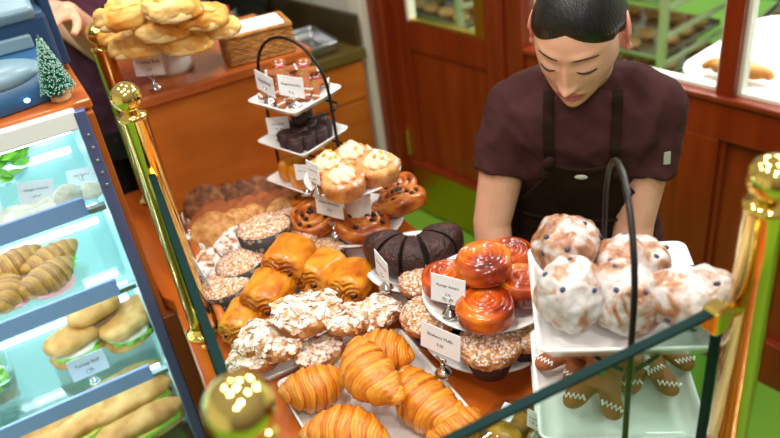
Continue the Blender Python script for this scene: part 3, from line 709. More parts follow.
CL = 'plain golden croissant '
for p1, p2, z, k, rx, s, lb in (
    ((346, 343), (391, 408), .085, 0, .1, 1.0, 'lying on top of the pile'), ((352, 348), (414, 352), .05, 1, 0, .95, 'at the back of the pile behind the topmost one'),
    ((283, 397), (346, 380), .04, 2, 0, 1.0, 'at the left of the pile, pointing left'), ((398, 378), (455, 432), .042, 0, -.1, 1.08, 'at the right of the pile, the largest'),
    ((308, 428), (386, 436), .044, 1, .1, 1.05, 'at the front of the pile, cut by the lower edge'), ((440, 438), (474, 420), .035, 2, 0, .8, 'at the right front corner of the tray')):
    a, L_ = yaw(p1, p2, T+z); P = (at(*p1, T+z)+at(*p2, T+z))/2
    spawn(CROI[k], 'croissant', TR(P, a, rx, 0, (s*max(.75, min(1.05, L_/.135)), s, s)), CL+lb, 'croissant', 'plain croissants on the front tray')
for (px, py), z, rz, rx, ry, k, s, lb in (
    ((306, 313), .085, .1, .15, .1, 0, 1.0, 'topmost of the almond pile'), ((349, 320), .06, .9, .1, .2, 1, .86, 'right of the topmost one, second from the right'), ((377, 315), .045, .5, .1, .15, 2, .8, 'at the right end of the almond pile'),
    ((271, 341), .06, -.5, .15, -.2, 1, .92, 'at the left, leaning under the topmost one'), ((249, 361), .032, -.4, .1, -.2, 2, .82, 'at the lower left corner of the almond pile'), ((318, 352), .032, .4, .1, .1, 0, .75, 'at the front bottom of the almond pile, half hidden')):
    spawn(ALM[k], 'almond_croissant', TR(at(px, py, T+z), rz+R(-10), rx, ry, s), 'sugared almond croissant '+lb, 'almond croissant', 'almond croissants')
for (px, py), z, rz, rx, ry, k, s, lb in (
    ((289, 259), .085, .75, .15, .05, 0, 1.0, 'topmost, against the paper cased cakes'), ((321, 271), .055, .45, .1, .1, 1, .95, 'right of the topmost one'), ((354, 282), .045, .7, 0, .1, 0, .95, 'at the right end of the row'),
    ((268, 294), .062, .8, .15, .0, 1, 1.0, 'left, just above the almond croissants'), ((243, 321), .04, .8, .1, -.05, 0, .85, 'furthest left and lowest')):
    spawn(PAIN[k], 'pain_au_chocolat', TR(at(px, py, T+z), rz, rx, ry, s), 'glossy golden pain au chocolat '+lb, 'pain au chocolat', 'pains au chocolat')
for (px, py), z, rz, rx, ry, s, lb in (
    ((267, 238), .080, 0, -.12, .0, 1.06, 'topmost of the cake pile'), ((245, 270), .050, 0, -.1, -.1, .95, 'middle left, below the topmost one'), ((230, 292), .035, 0, -.08, -.1, .95, 'at the lower left beside the tongs'),
    ((298, 246), .045, 0, -.1, .1, .8, 'right behind the topmost chocolate roll'), ((325, 253), .035, 0, -.1, .1, .78, 'furthest right, above the chocolate rolls'), ((289, 224), .05, 0, .2, .1, .8, 'behind the topmost cake')):
    spawn(CCAKE, 'crumb_cake', TR(at(px, py, T+z)-Vector((0, 0, .02)), rz, rx, ry, s), 'sugared crumb cake in a dark dotted paper case '+lb, 'crumb cake', 'crumb cakes in dotted paper')
for (px, py), z, rz, lb in (((236, 243), .055, .6, 'upper'), ((212, 265), .035, .9, 'lower')):
    spawn(STOL, 'stollen', TR(at(px, py, T+z), rz, .2, -.1, .92), 'sugar covered lumpy stollen left of the crumb cakes, the %s one' % lb, 'stollen', 'stollen')
G = 'cookies at the back of the table'
ordn = ['largest and furthest left', 'second from the left', 'third from the left', 'fourth from the left', 'fifth from the left', 'sixth from the left', 'furthest right']
for i, (px, py, s) in enumerate(((204, 205, 1.0), (224, 198, .72), (239, 194, .7), (255, 191, .78), (271, 188, .7))):
    spawn(CKD[i % 2], 'cookie', TR(at(px, py, T+.05), .2, R(38), R(-28), s), 'dark chocolate chunk cookie in the back row, '+ordn[i if i < 4 else 6], 'cookie', G)
for i, (px, py, s) in enumerate(((210, 221, 1.05), (230, 213, .72), (244, 209, .7), (258, 206, .7), (272, 203, .7), (286, 200, .72))):
    spawn(CKB[i % 2], 'cookie', TR(at(px, py, T+.042), .55, R(35), R(-20), s), 'smooth brown oval cookie in the middle row, '+ordn[i if i < 5 else 6], 'cookie', G)
for i, (px, py, s) in enumerate(((213, 234, 1.05), (235, 225, .78), (252, 219, .72), (283, 212, .75), (296, 206, .72))):
    spawn(CKO[i % 2], 'cookie', TR(at(px, py, T+.04), .4, R(34), R(-24), s), 'pale oat cookie in the front row of cookies, '+ordn[i if i < 4 else 6], 'cookie', G)

# cake pedestals
def pedestal(P, r, ztop, label, group=None, foot=.055):
    o = empty('cake_plate', (P.x, P.y, T), label, 'cake plate', group)
    h = ztop-T
    MB().lathe(plate_prof(r, .014, .005), 64, X=Matrix.Translation((0, 0, h-.006))).build('plate', 'porcelain', o)
    MB().lathe([(0, 0), (foot, 0), (foot*.95, .004), (foot*.62, .012), (foot*.5, h*.5), (foot*.6, h-.012), (foot*.8, h-.005), (0, h-.005)], 40).build('foot', 'porcelain', o)
    return o
def low_plate(P, r, z, label):
    o = empty('cake_plate', (P.x, P.y, T), label, 'cake plate')
    h = z-T
    # ring-shaped plate: the taller pedestal's foot stands in its open middle
    MB().lathe([(.066, h-.006), (r*.8, h-.003), (r, h+.008), (r*1.005, h+.011), (r-.004, h+.012), (r*.8, h+.002), (.066, h-.001), (.066, h-.006)], 64).build('plate', 'porcelain', o)
    MB().lathe([(.062, 0), (.066, 0), (.07, h-.006), (.066, h-.006), (.062, 0)], 40).build('foot', 'porcelain', o)
    return o
# bundt cake
BP = at(416, 263, T+.06); BP.z = T
pedestal(BP, .094, T+.06, 'white footed plate under the dark chocolate bundt slices')
cam_az = math.atan2(-BP.y, -BP.x)
cuts = [(-84, -50, 'furthest left'), (-47, -19, 'second from the left'), (-16, 10, 'third from the left, facing front'), (15, 52, 'largest, right of the narrow gap'), (55, 86, 'furthest right behind the caramel rolls')]
BC = BP-Vector((math.cos(cam_az), math.sin(cam_az), 0))*.028
for a0, a1, lb in cuts:
    # image left is clockwise seen from above
    mid = cam_az+R((a0+a1)/2)
    spawn(bundt_slice(cam_az+R(a0), cam_az+R(a1)), 'bundt_slice', TR((BC.x+.006*math.cos(mid), BC.y+.006*math.sin(mid), T+.061)), 'dark chocolate bundt cake slice on the white plate, '+lb, 'cake slice', 'bundt cake slices')
# kouign amann above muffins
KP = Vector((.535, .80, T)); 
pedestal(KP, .108, 1.03, 'white pedestal plate carrying the caramel kouign amann', foot=.052)
low_plate(KP+Vector((-.006, .0, 0)), .112, .952, 'low white plate of crumb muffins under the caramel rolls')
for (px, py), z, rz, k, s, tl, lb in (((447, 279), .03, 0, 0, .95, 0, 'at the left behind its price card'), ((522, 284), .032, 1, 1, .95, .1, 'at the right edge of the plate'), ((485, 309), .03, 2, 0, 1.0, .05, 'at the front of the plate'),
    ((508, 256), .03, .5, 1, .95, 0, 'at the back, behind the topmost one'), ((484, 264), .07, 3, 0, 1.02, .1, 'topmost, resting on the others')):
    spawn(KOU[k], 'kouign_amann', TR(at(px, py, 1.035+z)-Vector((0, 0, .022)), rz, tl, 0, s), 'glossy dark caramel kouign amann '+lb, 'kouign amann', 'kouign amann on the pedestal')
for (px, py), s, lb in (((429, 318), 1.0, 'left behind the price card'), ((489, 347), 1.02, 'at the front of the low plate'), ((528, 332), .95, 'at the right, beside the sugared donut tray'), ((421, 284), .85, 'left of the caramel rolls, by the bundt')):
    P = at(px, py, .952+.048*s); P.z = .957
    spawn(MUFF, 'muffin', TR(P, 0, 0, 0, s), 'sugared crumb muffin in a dark paper case '+lb, 'muffin', 'crumb muffins on the low plate')
# cream tarts over raisin swirls
CPt = Vector((.497, 1.19, T))
pedestal(CPt, .094, 1.09, 'white pedestal plate of cream topped tarts', foot=.05)
low_plate(CPt+Vector((.003, .03, 0)), .10, .962, 'low white plate of raisin swirls under the cream tarts')
for (px, py), k, lb in (((354, 166), 0, 'at the back of the pedestal'), ((331, 176), 1, 'at the left behind the front one'), ((379, 176), 0, 'at the right of the pedestal'), ((345, 190), 1, 'at the front left, above the price card')):
    P = at(px, py, 1.092+.01); P.z = 1.093
    spawn(TART[k], 'cream_tart', TR(P, random.random()*6, 0, 0, .88), 'tart with a white cream swirl '+lb, 'tart', 'cream tarts')
for (px, py), z, rz, rx, ry, k, s, lb in (((315, 216), .075, .3, .15, -.25, 0, .92, 'left of the low plate, behind the price card'), ((361, 226), .06, 1.2, .25, 0, 1, 1.12, 'at the front of the low plate'), ((402, 202), .065, 2, .15, .3, 0, 1.05, 'at the right, hanging over the green floor side'),
    ((309, 200), .06, 4, .1, -.2, 1, .8, 'at the back left below the finger cakes'), ((398, 186), .06, 3, .1, .2, 1, .85, 'at the back right behind the tarts')):
    spawn(SWIRL[k], 'raisin_swirl', TR(at(px, py, T+z)-Vector((0, 0, .018)), rz, rx, ry, s), 'orange brown raisin swirl bun '+lb, 'raisin swirl', 'raisin swirls')

# ------------------------------------------------------------------ tiered wire stands
def stand(P, rz, w_, tiers, arch, r, label, dish_h=.02, h=None):
    """square tiers at the given heights; the wire frame arches over the top between two opposite sides"""
    o = empty('tiered_stand', TR((P.x, P.y, T), rz), label, 'tiered stand')
    h = h or w_/2+.004
    for k, z in enumerate(tiers):
        MB().rings(dish(w_, w_, .014, dish_h, .016), X=Matrix.Translation((0, 0, z-T))).build('dish', 'porcelain', o)
        mb = MB()
        for y in (-.035, .035): mb.tube([(-h, y*.2, z-T-.004), (-h*.8, y, z-T-.004), (h*.8, y, z-T-.004), (h, y*.2, z-T-.004)], r*.8, 8)
        mb.build('dish_support', 'black_iron', o)
    pts = [(-h, 0, .004)] + [(-h, 0, tiers[0]-T+.02)]
    a0 = arch-h*.98
    pts += [(-h, 0, a0-T-.02)] + [(-h*math.cos(PI*i/20), 0, a0-T+h*.98*math.sin(PI*i/20)) for i in range(21)] + [(h, 0, a0-T-.02), (h, 0, .004)]
    MB().tube(pts, r, 10).build('handle', 'black_iron', o)
    mb = MB(); mb.tube([(h*math.cos(2*PI*i/28), h*.8*math.sin(2*PI*i/28), r+.0005) for i in range(28)], r, 8, closed=True); mb.build('base_ring', 'black_iron', o)
    return o
S1 = Vector((.468, 1.345, T))
stand(S1, R(111), .140, (1.024, 1.114, 1.204), 1.335, .0032, 'small black wire stand of three square white dishes before the wood panel', .017, .098)
S2 = Vector((.552, .545, T))
stand(S2, R(54.8), .208, (.945, 1.008, 1.157), 1.352, .0038, 'large black handled stand of square white dishes at the right front', .024)
# gingerbread in the small stand's top dish
u1 = Vector((math.cos(R(11)), math.sin(R(11)), 0)); u2 = Vector((-u1.y, u1.x, 0))
for (a, b, z), rz, rx, s, lb in (((-.025, .02, .010), 100, 10, .85, 'at the left of the small stand'), ((.01, .012, .018), 72, 20, .85, 'in the middle of the small stand'), ((.034, .016, .028), 55, 26, .85, 'at the right of the small stand'), ((.0, .034, .036), 75, 34, .8, 'topmost at the back of the small stand'), ((.038, -.012, .012), 50, 16, .75, 'at the front right of the small stand')):
    P = S1+u1*a+u2*b; P.z = 1.208+z
    spawn(GING, 'gingerbread_man', TR(P, R(rz-90), R(rx), 0, s), 'iced gingerbread man in the top dish, '+lb, 'gingerbread man', 'gingerbread in the small stand')
# dark cup cakes in the middle dish: front row of five, back row of five, two on top
k = 0
for (a, b, z), lb in (((-.040, -.034, 0), 'front row, furthest left'), ((-.015, -.042, 0), 'front row, second from the left'), ((.012, -.042, 0), 'front row, third from the left'), ((.036, -.028, 0), 'front row, fourth from the left'), ((.044, .0, 0), 'front row, at the right corner'),
    ((-.04, .0, 0), 'second row, left'), ((-.012, -.010, 0), 'second row, middle'), ((.018, -.006, 0), 'second row, right'), ((-.012, .028, 0), 'back row, left'), ((.022, .030, 0), 'back row, right'), ((-.002, -.002, .032), 'upper layer, left'), ((.022, .012, .032), 'upper layer, right')):
    P = S1+u1*a+u2*b; P.z = 1.119+z
    spawn(CUPC, 'cup_cake', TR(P, k, 0, 0, .78 if z else .84), 'small dark chocolate cup cake in the middle dish, '+lb, 'cup cake', 'dark cup cakes'); k += 1
for (a, b), rz, lb in (((-.043, -.028), 0, 'furthest left'), ((-.018, -.032), 5, 'second from the left'), ((.008, -.034), -5, 'third, behind the price cards'), ((.036, -.02), 15, 'at the right'), ((-.025, .03), 90, 'lying across the back left'), ((.028, .03), 80, 'lying across the back right')):
    P = S1+u1*a+u2*b; P.z = 1.053
    spawn(FING, 'finger_cake', TR(P, R(11+rz), 0, 0, (.72, .98, 1.4)), 'yellow finger cake with browned edges in the lowest dish, '+lb, 'cake', 'yellow finger cakes')
# donuts
for (px, py), z, k, rz, lb in (((566, 245), 1.222, 0, .5, 'standing highest at the back left'), ((571, 294), 1.212, 1, .3, 'at the front left corner of the dish'), ((626, 298), 1.207, 1, 1.2, 'at the front middle, behind the wire handle'), ((632, 264), 1.203, 0, 2.2, 'in the middle at the back'), ((694, 298), 1.212, 2, -.65, 'long one at the right end')):
    spawn(DON[k], 'glazed_donut', TR(at(px, py, z), rz, 0, 0, (.84, .84, .86)), 'lumpy white glazed blueberry donut '+lb, 'donut', 'glazed donuts')
# gingerbread under the donuts
for f_, h_, z, rx, s, lb in (((592, 404), (618, 338), 1.046, 10, 1.3, 'in the middle with green buttons, lying on top'), ((556, 372), (612, 325), 1.034, 6, 1.2, 'at the left, half under the middle one'), ((650, 388), (640, 318), 1.032, 6, 1.25, 'right of the middle one'), ((672, 366), (628, 316), 1.045, 12, 1.15, 'at the right end')):
    a, _ = yaw(f_, h_, z); P = at(*f_, z)
    dv = Vector((math.cos(a), math.sin(a), 0))
    spawn(GING, 'gingerbread_man', TR(P+dv*.045*s, a-PI/2, R(rx), 0, s), 'large gingerbread man under the donut dish, '+lb, 'gingerbread man', 'large gingerbread men')
# brown cakes in the lowest dish, just showing at the lower edge
for (px, py), lb in (((562, 436), 'left one'), ((610, 437), 'middle one'), ((660, 434), 'right one')):
    P = at(px, py, .97); P.z = .978
    spawn({'me': CKO[0]['me']}, 'bar_cookie', TR(P, .2, 0, 0, (.6, .6, 1.8)), 'brown cookie in the lowest dish at the lower picture edge, '+lb, 'cookie', 'cookies in the lowest dish')

# cheese puffs on their cake stand
CSP = Vector((.325, 1.715, 1.21))
o = empty('cake_stand', CSP, 'white pedestal cake stand piled with cheese puffs', 'cake stand')
MB().lathe(plate_prof(.128, .016, .006), 64, X=Matrix.Translation((0, 0, .085))).build('plate', 'porcelain', o)
MB().lathe([(0, 0), (.046, 0), (.044, .01), (.040, .086), (0, .086)], 40).build('foot', 'porcelain', o)
for i, ((px, py), z, rz, rx, ry, s, lb) in enumerate((
    ((138, 45), 1.325, .3, .05, 0, 1.0, 'bottom layer, front left'), ((186, 41), 1.325, -.1, .05, .05, .95, 'bottom layer, front middle'), ((218, 28), 1.33, .6, 0, .1, .85, 'bottom layer, far right'), ((118, 32), 1.33, .9, 0, -.1, .85, 'bottom layer, far left'),
    ((162, 27), 1.365, .2, .1, .1, 1.0, 'middle layer, front'), ((201, 16), 1.375, .3, .15, .2, .95, 'middle layer, right'), ((125, 14), 1.40, .1, .1, -.1, 1.05, 'upper layer, left'), ((172, 7), 1.41, .5, .1, .1, 1.0, 'upper layer, right'), ((148, 2), 1.39, 0, 0, 0, .95, 'at the back of the upper layer'), ((192, 20), 1.345, 1, 0, 0, .9, 'inner bottom layer behind the others'))):
    spawn(PUFF[i % 3], 'cheese_puff', TR(at(px, py, z), rz-.35, rx, ry, s*.92), 'golden cheese puff on the cake stand, '+lb, 'cheese puff', 'cheese puffs')
# napkin basket
P = at(238, 68, 1.21); bx = at(284, 57, 1.21)
rzb = -.13
bk = empty('napkin_basket', TR((.509, 1.652, 1.21), rzb), 'rectangular wicker basket of paper napkins on the back counter', 'basket')
Wb, Db, Hb = .150, .098, .064
mb = MB(); rings = []
for i in range(53):
    z = Hb*i/52
    ring = []
    for j, (x, y) in enumerate(rrect(Wb, Db, .012, 4)):
        ring.append((x, y, z))
    rings.append(ring)
# woven coils: stacked thin tubes round the rim, with uprights
def peri(w_, d_, n=88):
    out = []; L_ = 2*(w_+d_)
    for i in range(n):
        t = L_*i/n
        if t < w_: p = (-w_/2+t, -d_/2)
        elif t < w_+d_: p = (w_/2, -d_/2+t-w_)
        elif t < 2*w_+d_: p = (w_/2-(t-w_-d_), d_/2)
        else: p = (-w_/2, d_/2-(t-2*w_-d_))
        out.append(p)
    return out
for k in range(11):
    pp = peri(Wb, Db); z = .004+k*.0055
    mb.tube([(x*(1+.012*math.sin(i*1.57+k*PI)), y*(1+.018*math.sin(i*1.57+k*PI)), z) for i, (x, y) in enumerate(pp)], .0034, 6, closed=True)
mb.box(-Wb/2, Wb/2, -Db/2, Db/2, .001, .004)
mb.build('woven_side', 'wicker', bk)
MB().tube([(x, y, Hb+.001) for x, y in peri(Wb, Db)], .0055, 8, closed=True).build('rim', 'wicker', bk)
nk = MB(); nk.prism(rrect(.132, .082, .01), 0, .066)
o = nk.build('napkin_stack', 'cloth', None, .004, TR((.509, 1.652, 1.216), rzb)); tag(o, 'white paper napkins stacked in the wicker basket', 'napkins')

# ------------------------------------------------------------------ price cards
def card_px(bl, br, z, h, lines, label, low=.02, lean=.12, dz=0):
    BL = at(*bl, z); BR = at(*br, z-dz); return price_card(BL, BR, h, lines, label, low, lean)
def card_at(BL, wdt, rz, h, lines, label, low=.02, lean=.12):
    BL = Vector(BL); return price_card(BL, BL+Vector((math.cos(rz), math.sin(rz), 0))*wdt, h, lines, label, low, lean)
card_px((137, 76), (166, 74), 1.245, .048, [('Cheese Roll', .62, .0125), ('3.25', .28, .008)], 'white card of the cheese puffs on the back counter', .034)
card_px((259, 88), (277, 98), 1.236, .040, [('Gingerbread', .6, .0105)], 'white card turned left in the top dish of the small stand', .024, .05)
card_px((281, 94), (306, 98), 1.236, .040, [('Gingerbread Men', .6, .0085)], 'white card facing front in the top dish of the small stand', .026, .1)
card_px((269, 134), (291, 132), 1.140, .036, [('Chocolate', .6, .0105)], 'white card before the dark cup cakes', .020, .1)
card_px((297, 179), (313, 180), 1.066, .034, [('Lemon Cake', .6, .0105)], 'white card before the yellow finger cakes', .034, .1)
card_px((310, 179), (322, 185), 1.120, .042, [('Cream Tart', .6, .0115)], 'white card standing edge on beside the left cream tart', .026, .05)
card_px((318, 212), (345, 219), 1.028, .046, [('Raisin Brioche', .62, .0095), ('3.50', .3, .0075)], 'white card before the raisin swirls below the cream tarts', .05, .1)
card_px((378, 270), (391, 286), 1.010, .046, [('Chocolate Cake', .6, .009)], 'white card turned right before the bundt slices', .026, .05)
card_px((432, 298), (466, 307), 1.064, .046, [('Kouign Amann', .64, .0082), ('3.75', .32, .0075)], 'white card before the dark caramel kouign amann', .026, .18)
card_px((422, 344), (461, 361), 1.004, .044, [('Blueberry Muffin', .64, .0074), ('3.50', .32, .0075)], 'white card before the crumb muffins', .046, .18)
card_px((212, 294), (195, 268), .972, .04, [('Panettone', .6, .0105)], 'white card seen from its back on the left edge of the cookie tray', .03, .1)
card_px((528, 424), (545, 432), .985, .03, [('Gingerbread', .6, .0105)], 'white card with a silver clip below the large gingerbread men', .02, .1)

# tongs lying along the left rim of the trays, and a bowl beside them
def tongs(p0, p1, z, label):
    a, b = at(*p0, z), at(*p1, z-.012); d_ = b-a; L_ = d_.length
    X = Matrix.Translation(a) @ d_.to_track_quat('X', 'Z').to_matrix().to_4x4()
    o = empty('serving_tongs', X, label, 'tongs', 'wooden handled tongs')
    for q in (-1, 1):
        MB().tube([(L_*.45, q*.004, 0), (L_*.62, q*.010, 0), (L_*.85, q*.012, 0), (L_, q*.009, 0)], [.005, .0075, .0085, .006], 12, flat=.7).build('handle', 'tong_wood', o, label='orange wood handle')
        MB().tube([(0, q*.006, 0), (L_*.2, q*.005, 0), (L_*.46, q*.004, 0)], [.0045, .003, .0035], 8, flat=.4).build('blade', 'silver', o)
    MB().tube([(L_*.40, 0, 0), (L_*.47, 0, 0)], .0085, 12, flat=.7).build('ferrule', 'case_white', o)
tongs((181, 211), (197, 279), .968, 'tongs with wooden handles at the back left edge of the cookie tray')
tongs((199, 272), (217, 326), .968, 'tongs with wooden handles beside the chocolate rolls')
P = at(192, 262, T+.01)
o = tag(MB().lathe([(0, .001), (.024, .001), (.034, .03), (.036, .036), (.033, .036), (.031, .03), (.022, .005), (0, .005)], 36).build('ramekin', 'porcelain', None, X=TR((P.x-.002, P.y, T))), 'small white bowl between the cookie tray and the glass', 'bowl')
# wrapped biscuits at the lower edge
P = at(500, 440, T+.02)
wb = empty('wrapped_biscuits', TR((P.x, P.y, T+.002), .5), 'clear wrapped pack of yellow biscuits at the lower picture edge', 'pack')
for k in range(4): MB().blob(.018, .026, .012, 20, 10, .002, 60, k).build('biscuit', 'gold_cake', wb, X=Matrix.Translation((-.045+k*.03, 0, .014)))
MB().blob(.075, .036, .020, 40, 18, .005, 40, 3, .7).build('wrapper', 'clear_plastic', wb, X=Matrix.Translation((0, 0, .022)))
MB().box(-.016, .016, -.01, .012, 0, .001).build('sticker', 'card', wb, X=Matrix.Translation((.03, .0, .044)))

# ------------------------------------------------------------------ brass posts and glass guard
def post(x, y, ztop, label, rb=.0235):
    h = ztop-T; o = empty('brass_post', (x, y, T), label, 'post', 'brass posts of the glass guard')
    MB().lathe([(0, 0), (.031, 0), (.032, .004), (.026, .008), (.0225, .009), (.0225, .018), (.020, .02), (.020, .022), (0, .022)], 40).build('flange', 'brass', o)
    MB().lathe([(0, .02), (.0215, .02), (.0215, h-.036), (.0225, h-.035), (.0225, h-.028), (.013, h-.026), (.010, h-.022), (0, h-.022)], 48).build('tube', 'brass', o)
    MB().blob(rb, rb, rb, 40, 28).build('ball', 'brass', o, X=Matrix.Translation((0, 0, h)))
    return o
LP, NP, RP, BPo = Vector((.134, 1.14, T)), Vector((.057, .421, T)), Vector((.588, .389, T)), Vector((.185, 1.70, T))
lp = post(LP.x, LP.y, 1.387, 'brass ball topped post on the left edge of the table')
np_ = post(NP.x, NP.y, 1.398, 'nearest brass post, its blurred ball at the lower left', .0275)
rp = post(RP.x, RP.y, 1.40, 'large brass post at the right edge of the picture')
post(BPo.x, BPo.y, 1.335, 'far brass post left of the cheese puffs')
def pane(a, b, z0, z1, label, clamps):
    d_ = b-a; L_ = Vector((d_.x, d_.y)).length; rz = math.atan2(d_.y, d_.x); X = TR((a.x, a.y, 0), rz)
    o = tag(MB().box(0, L_, -.0048, .0048, z0+.002, z1-.002).build('glass_pane', 'glass', None, X=X), label, 'glass', 'glass guard panes')
    mb = MB(); mb.box(0, L_, -.0054, .0054, z1-.004, z1); mb.box(0, L_, -.0054, .0054, z0, z0+.004); mb.box(-.001, .004, -.0054, .0054, z0, z1); mb.box(L_-.004, L_+.001, -.0054, .0054, z0, z1)
    mb.build('polished_edge', 'glass_edge', o, label='dark green polished edge')
    for x, z in clamps: MB().box(x-.016, x+.016, -.008, .008, z-.014, z+.014).build('clamp', 'brass', o, .003)
    return o
dv = (NP-LP).normalized(); pane(LP+dv*.026, NP-dv*.026, T+.015, 1.266, 'side glass pane between the left and the nearest brass post', ((.006, 1.246), (.006, .99), (.665, 1.246), (.665, .99)))
dv = (RP-NP).normalized(); pane(NP+dv*.026, NP+dv*.489, T+.015, 1.262, 'front glass pane before the croissants and the donut stand', ((.006, 1.242), (.006, .99)))
# brass arm from the right post to the pane's corner
for z, lb in ((1.250, 'brass clamp arm joining the front pane to the right post'), (.985, 'lower brass clamp arm on the right post')):
    mb = MB(); A = NP+dv*.484; mb.tube([(A.x, A.y, z), (RP.x-.02, RP.y, z)], .008, 12)
    o = mb.build('clamp_arm', 'brass', rp); o.matrix_parent_inverse = Matrix.Translation((-RP.x, -RP.y, -T))
    MB().box(A.x-.012, A.x+.012, A.y-.011, A.y+.011, z-.016, z+.016).build('clamp', 'brass', rp, .004).matrix_parent_inverse = Matrix.Translation((-RP.x, -RP.y, -T))
# ------------------------------------------------------------------ refrigerated display case at the left
Y0, Y1, ZT = 1.275, 1.74, 1.345
dc = empty('display_case', (-.4, 1.5, 0), 'glass fronted display case of filled rolls and cookies at the left', 'display case')
M['case_dark'] = noisy('dark red brown wood', [(.3, '#6a2d14'), (.7, '#7e3a1c')], 3, (9, 9, 1), 5, .03, rough=.4, obr=False)
def cpart(nm, mb, mat, bevel=0, label=None):
    o = mb.build(nm, mat, dc, bevel, label=label); o.matrix_parent_inverse = dc.matrix_basis.inverted(); return o
cpart('base', MB().box(-1.1, .094, Y0+.01, Y1, 0, .42), 'dark_wood')
cpart('side_panel', MB().box(.078, .094, Y0+.003, Y1, .42, ZT-.016), 'case_wood', .002)
cpart('plinth_panel', MB().box(.083, .1115, Y0-.002, Y1, 0, .888), 'case_dark', .002)
cpart('back_panel', MB().box(-1.1, .078, Y1-.02, Y1, .42, ZT-.016), 'case_back')
cpart('side_lining', MB().box(.068, .078, Y0+.03, Y1-.02, .42, ZT-.016), 'case_back')
cpart('corner_post', MB().box(.062, .082, Y0-.004, Y0+.02, .42, ZT-.006), 'steel_dark', .002, 'blue grey metal corner post')
for k in range(5): cpart('rivet', MB().blob(.003, .0015, .003, 10, 6, X=Matrix.Translation((.073, Y0-.005, 1.20+k*.024))), 'steel')
cpart('top_frame', MB().box(-1.1, .066, Y0-.003, Y0+.03, ZT-.036, ZT-.002), 'case_white', .003, 'white top frame')
cpart('top_board', MB().box(-1.1, .097, Y0+.012, Y1+.02, ZT-.012, ZT+.004), 'wood_top', .003, 'orange wood top')
cpart('front_pane', MB().box(-1.1, .064, Y0+.002, Y0+.007, .44, ZT-.036), 'case_glass')
SH = (1.135, .95, .722, .50)
for k, z in enumerate(SH):
    cpart('shelf', MB().box(-1.08, .066, Y0+.075, Y1-.03, z-.006, z), 'shelf_glass', 0, 'pale aqua glass shelf')
    if k < 3:
        cpart('price_rail', MB().box(-1.08, .030, Y0+.058, Y0+.066, z-.012, z+.026), 'rail', .002, 'lavender price rail')
        cpart('shelf_bracket', MB().box(.030, .062, Y0+.06, Y0+.075, z-.012, z-.002), 'steel')
    cpart('light_tube', MB().tube([(-1.06, Y0+.10 if k else Y0+.05, (SH[k-1]-.02) if k else ZT-.05), (.05, Y0+.10 if k else Y0+.05, (SH[k-1]-.02) if k else ZT-.05)], .007, 10), 'tube')
    if k: cpart('light_tube', MB().tube([(-1.06, Y1-.06, SH[k-1]-.02), (.05, Y1-.06, SH[k-1]-.02)], .007, 10), 'tube')
for z in (1.29, 1.10, .91, .68): lamp('case_lamp', (-.28, 1.50, z), CASE, .7, (.86, .97, 1), (0, 0, 0), 'RECTANGLE', .28)
M['ham'] = plain('pink ham', '#eaa2a4', rough=.4)
M['lettuce'] = noisy('lettuce', ['#5cbf1c', '#98e044'], 40, bump=.4, rough=.45)
M['roll'] = noisy('sandwich roll', [(.3, '#9a5218'), (.5, '#c4843f'), (.7, '#d8a867')], 18, bump=.3, rough=.55)
M['cheese'] = plain('cheese slice', '#f1d264', rough=.45)
M['chicken'] = noisy('white filling', ['#efe6d2', '#d8c8a8'], 40, bump=.4, rough=.5)
M['salami'] = plain('dark salami', '#7c2f2c', rough=.45)
M['wrap'] = noisy('clear wrapped cookie', ['#d8cdb6', '#f2ede0'], 30, bump=.5, rough=.15, coat=.8)
M['avocado'] = noisy('yellow green filling', ['#c8cf3a', '#f0e060'], 30, bump=.4, rough=.5)
ZF = lambda k: SH[k]+.001
def on(px, py, z, dz=0):
    P = at(px, py, z+dz); P.z = z; return P
# top shelf: cards, wrapped cookies
def case_card(px, py, z, w_, lines, label):
    P = at(px, py, z+.022); card_at((P.x-w_/2, P.y, z+.022), w_, 0, .05, lines, label, .02, .12)
z = ZF(0)
def case_px(bl, br, tl, y, zs, lines, label):
    BL, BR, TL = aty(*bl, y), aty(*br, y), aty(*tl, y); price_card(BL, BR, TL.z-BL.z, lines, label, max(.012, BL.z-zs), .05)
case_px((20, 204), (56, 198), (16, 183), 1.40, z, [('Ginger Cookie', .62, .0085), ('2.75', .3, .0065)], 'left white card on the top shelf of the display case')
case_px((69, 187), (97, 181), (65, 171), 1.43, z, [('Nut Square', .62, .009), ('2.75', .3, .0065)], 'right white card on the top shelf of the display case')
case_px((-22, 222), (4, 217), (-24, 198), 1.39, z, [('Cookie', .62, .0105)], 'white card cut by the left picture edge on the top shelf')
for (px, py), dz, s, rx, lb in (((18, 214), .012, .8, .0, 'flat on the shelf at the left'), ((68, 196), .028, .5, 1.0, 'standing between the two cards'), ((50, 203), .012, .6, .1, 'flat behind the left card'), ((90, 191), .016, .45, .5, 'behind the right card'), ((-12, 222), .014, .8, 0, 'at the left picture edge')):
    P = on(px, py, z, dz); P.z += dz
    o = tag(MB().blob(.052, .045, .012, 36, 16, .004, 50, px).build('wrapped_cookie', 'wrap', None, X=TR(P, .2, rx, 0, s)), 'wrapped cookie on the top shelf of the case, '+lb, 'cookie', 'wrapped cookies')
# back of the top shelf: bowl of greens, white box
P = on(20, 172, z, .03); P = Vector((-.09, 1.60, z))
o = empty('salad_bowl', P, 'clear bowl of green salad at the back of the top shelf', 'bowl')
MB().lathe([(0, 0), (.05, 0), (.08, .05), (.077, .05), (.048, .004), (0, .004)], 32).build('bowl', 'clear_plastic', o)
mb = MB(); rnd = random.Random(5)
for k in range(40): mb.blob(.02, .012, .004, 8, 6, .003, 80, k, X=TR((rnd.uniform(-.05, .05), rnd.uniform(-.05, .05), .03+rnd.uniform(-.015, .03)), rnd.uniform(0, 6), rnd.uniform(-.7, .7)))
b = mb.build('salad_leaves', 'lettuce', o); b['kind'] = 'stuff'
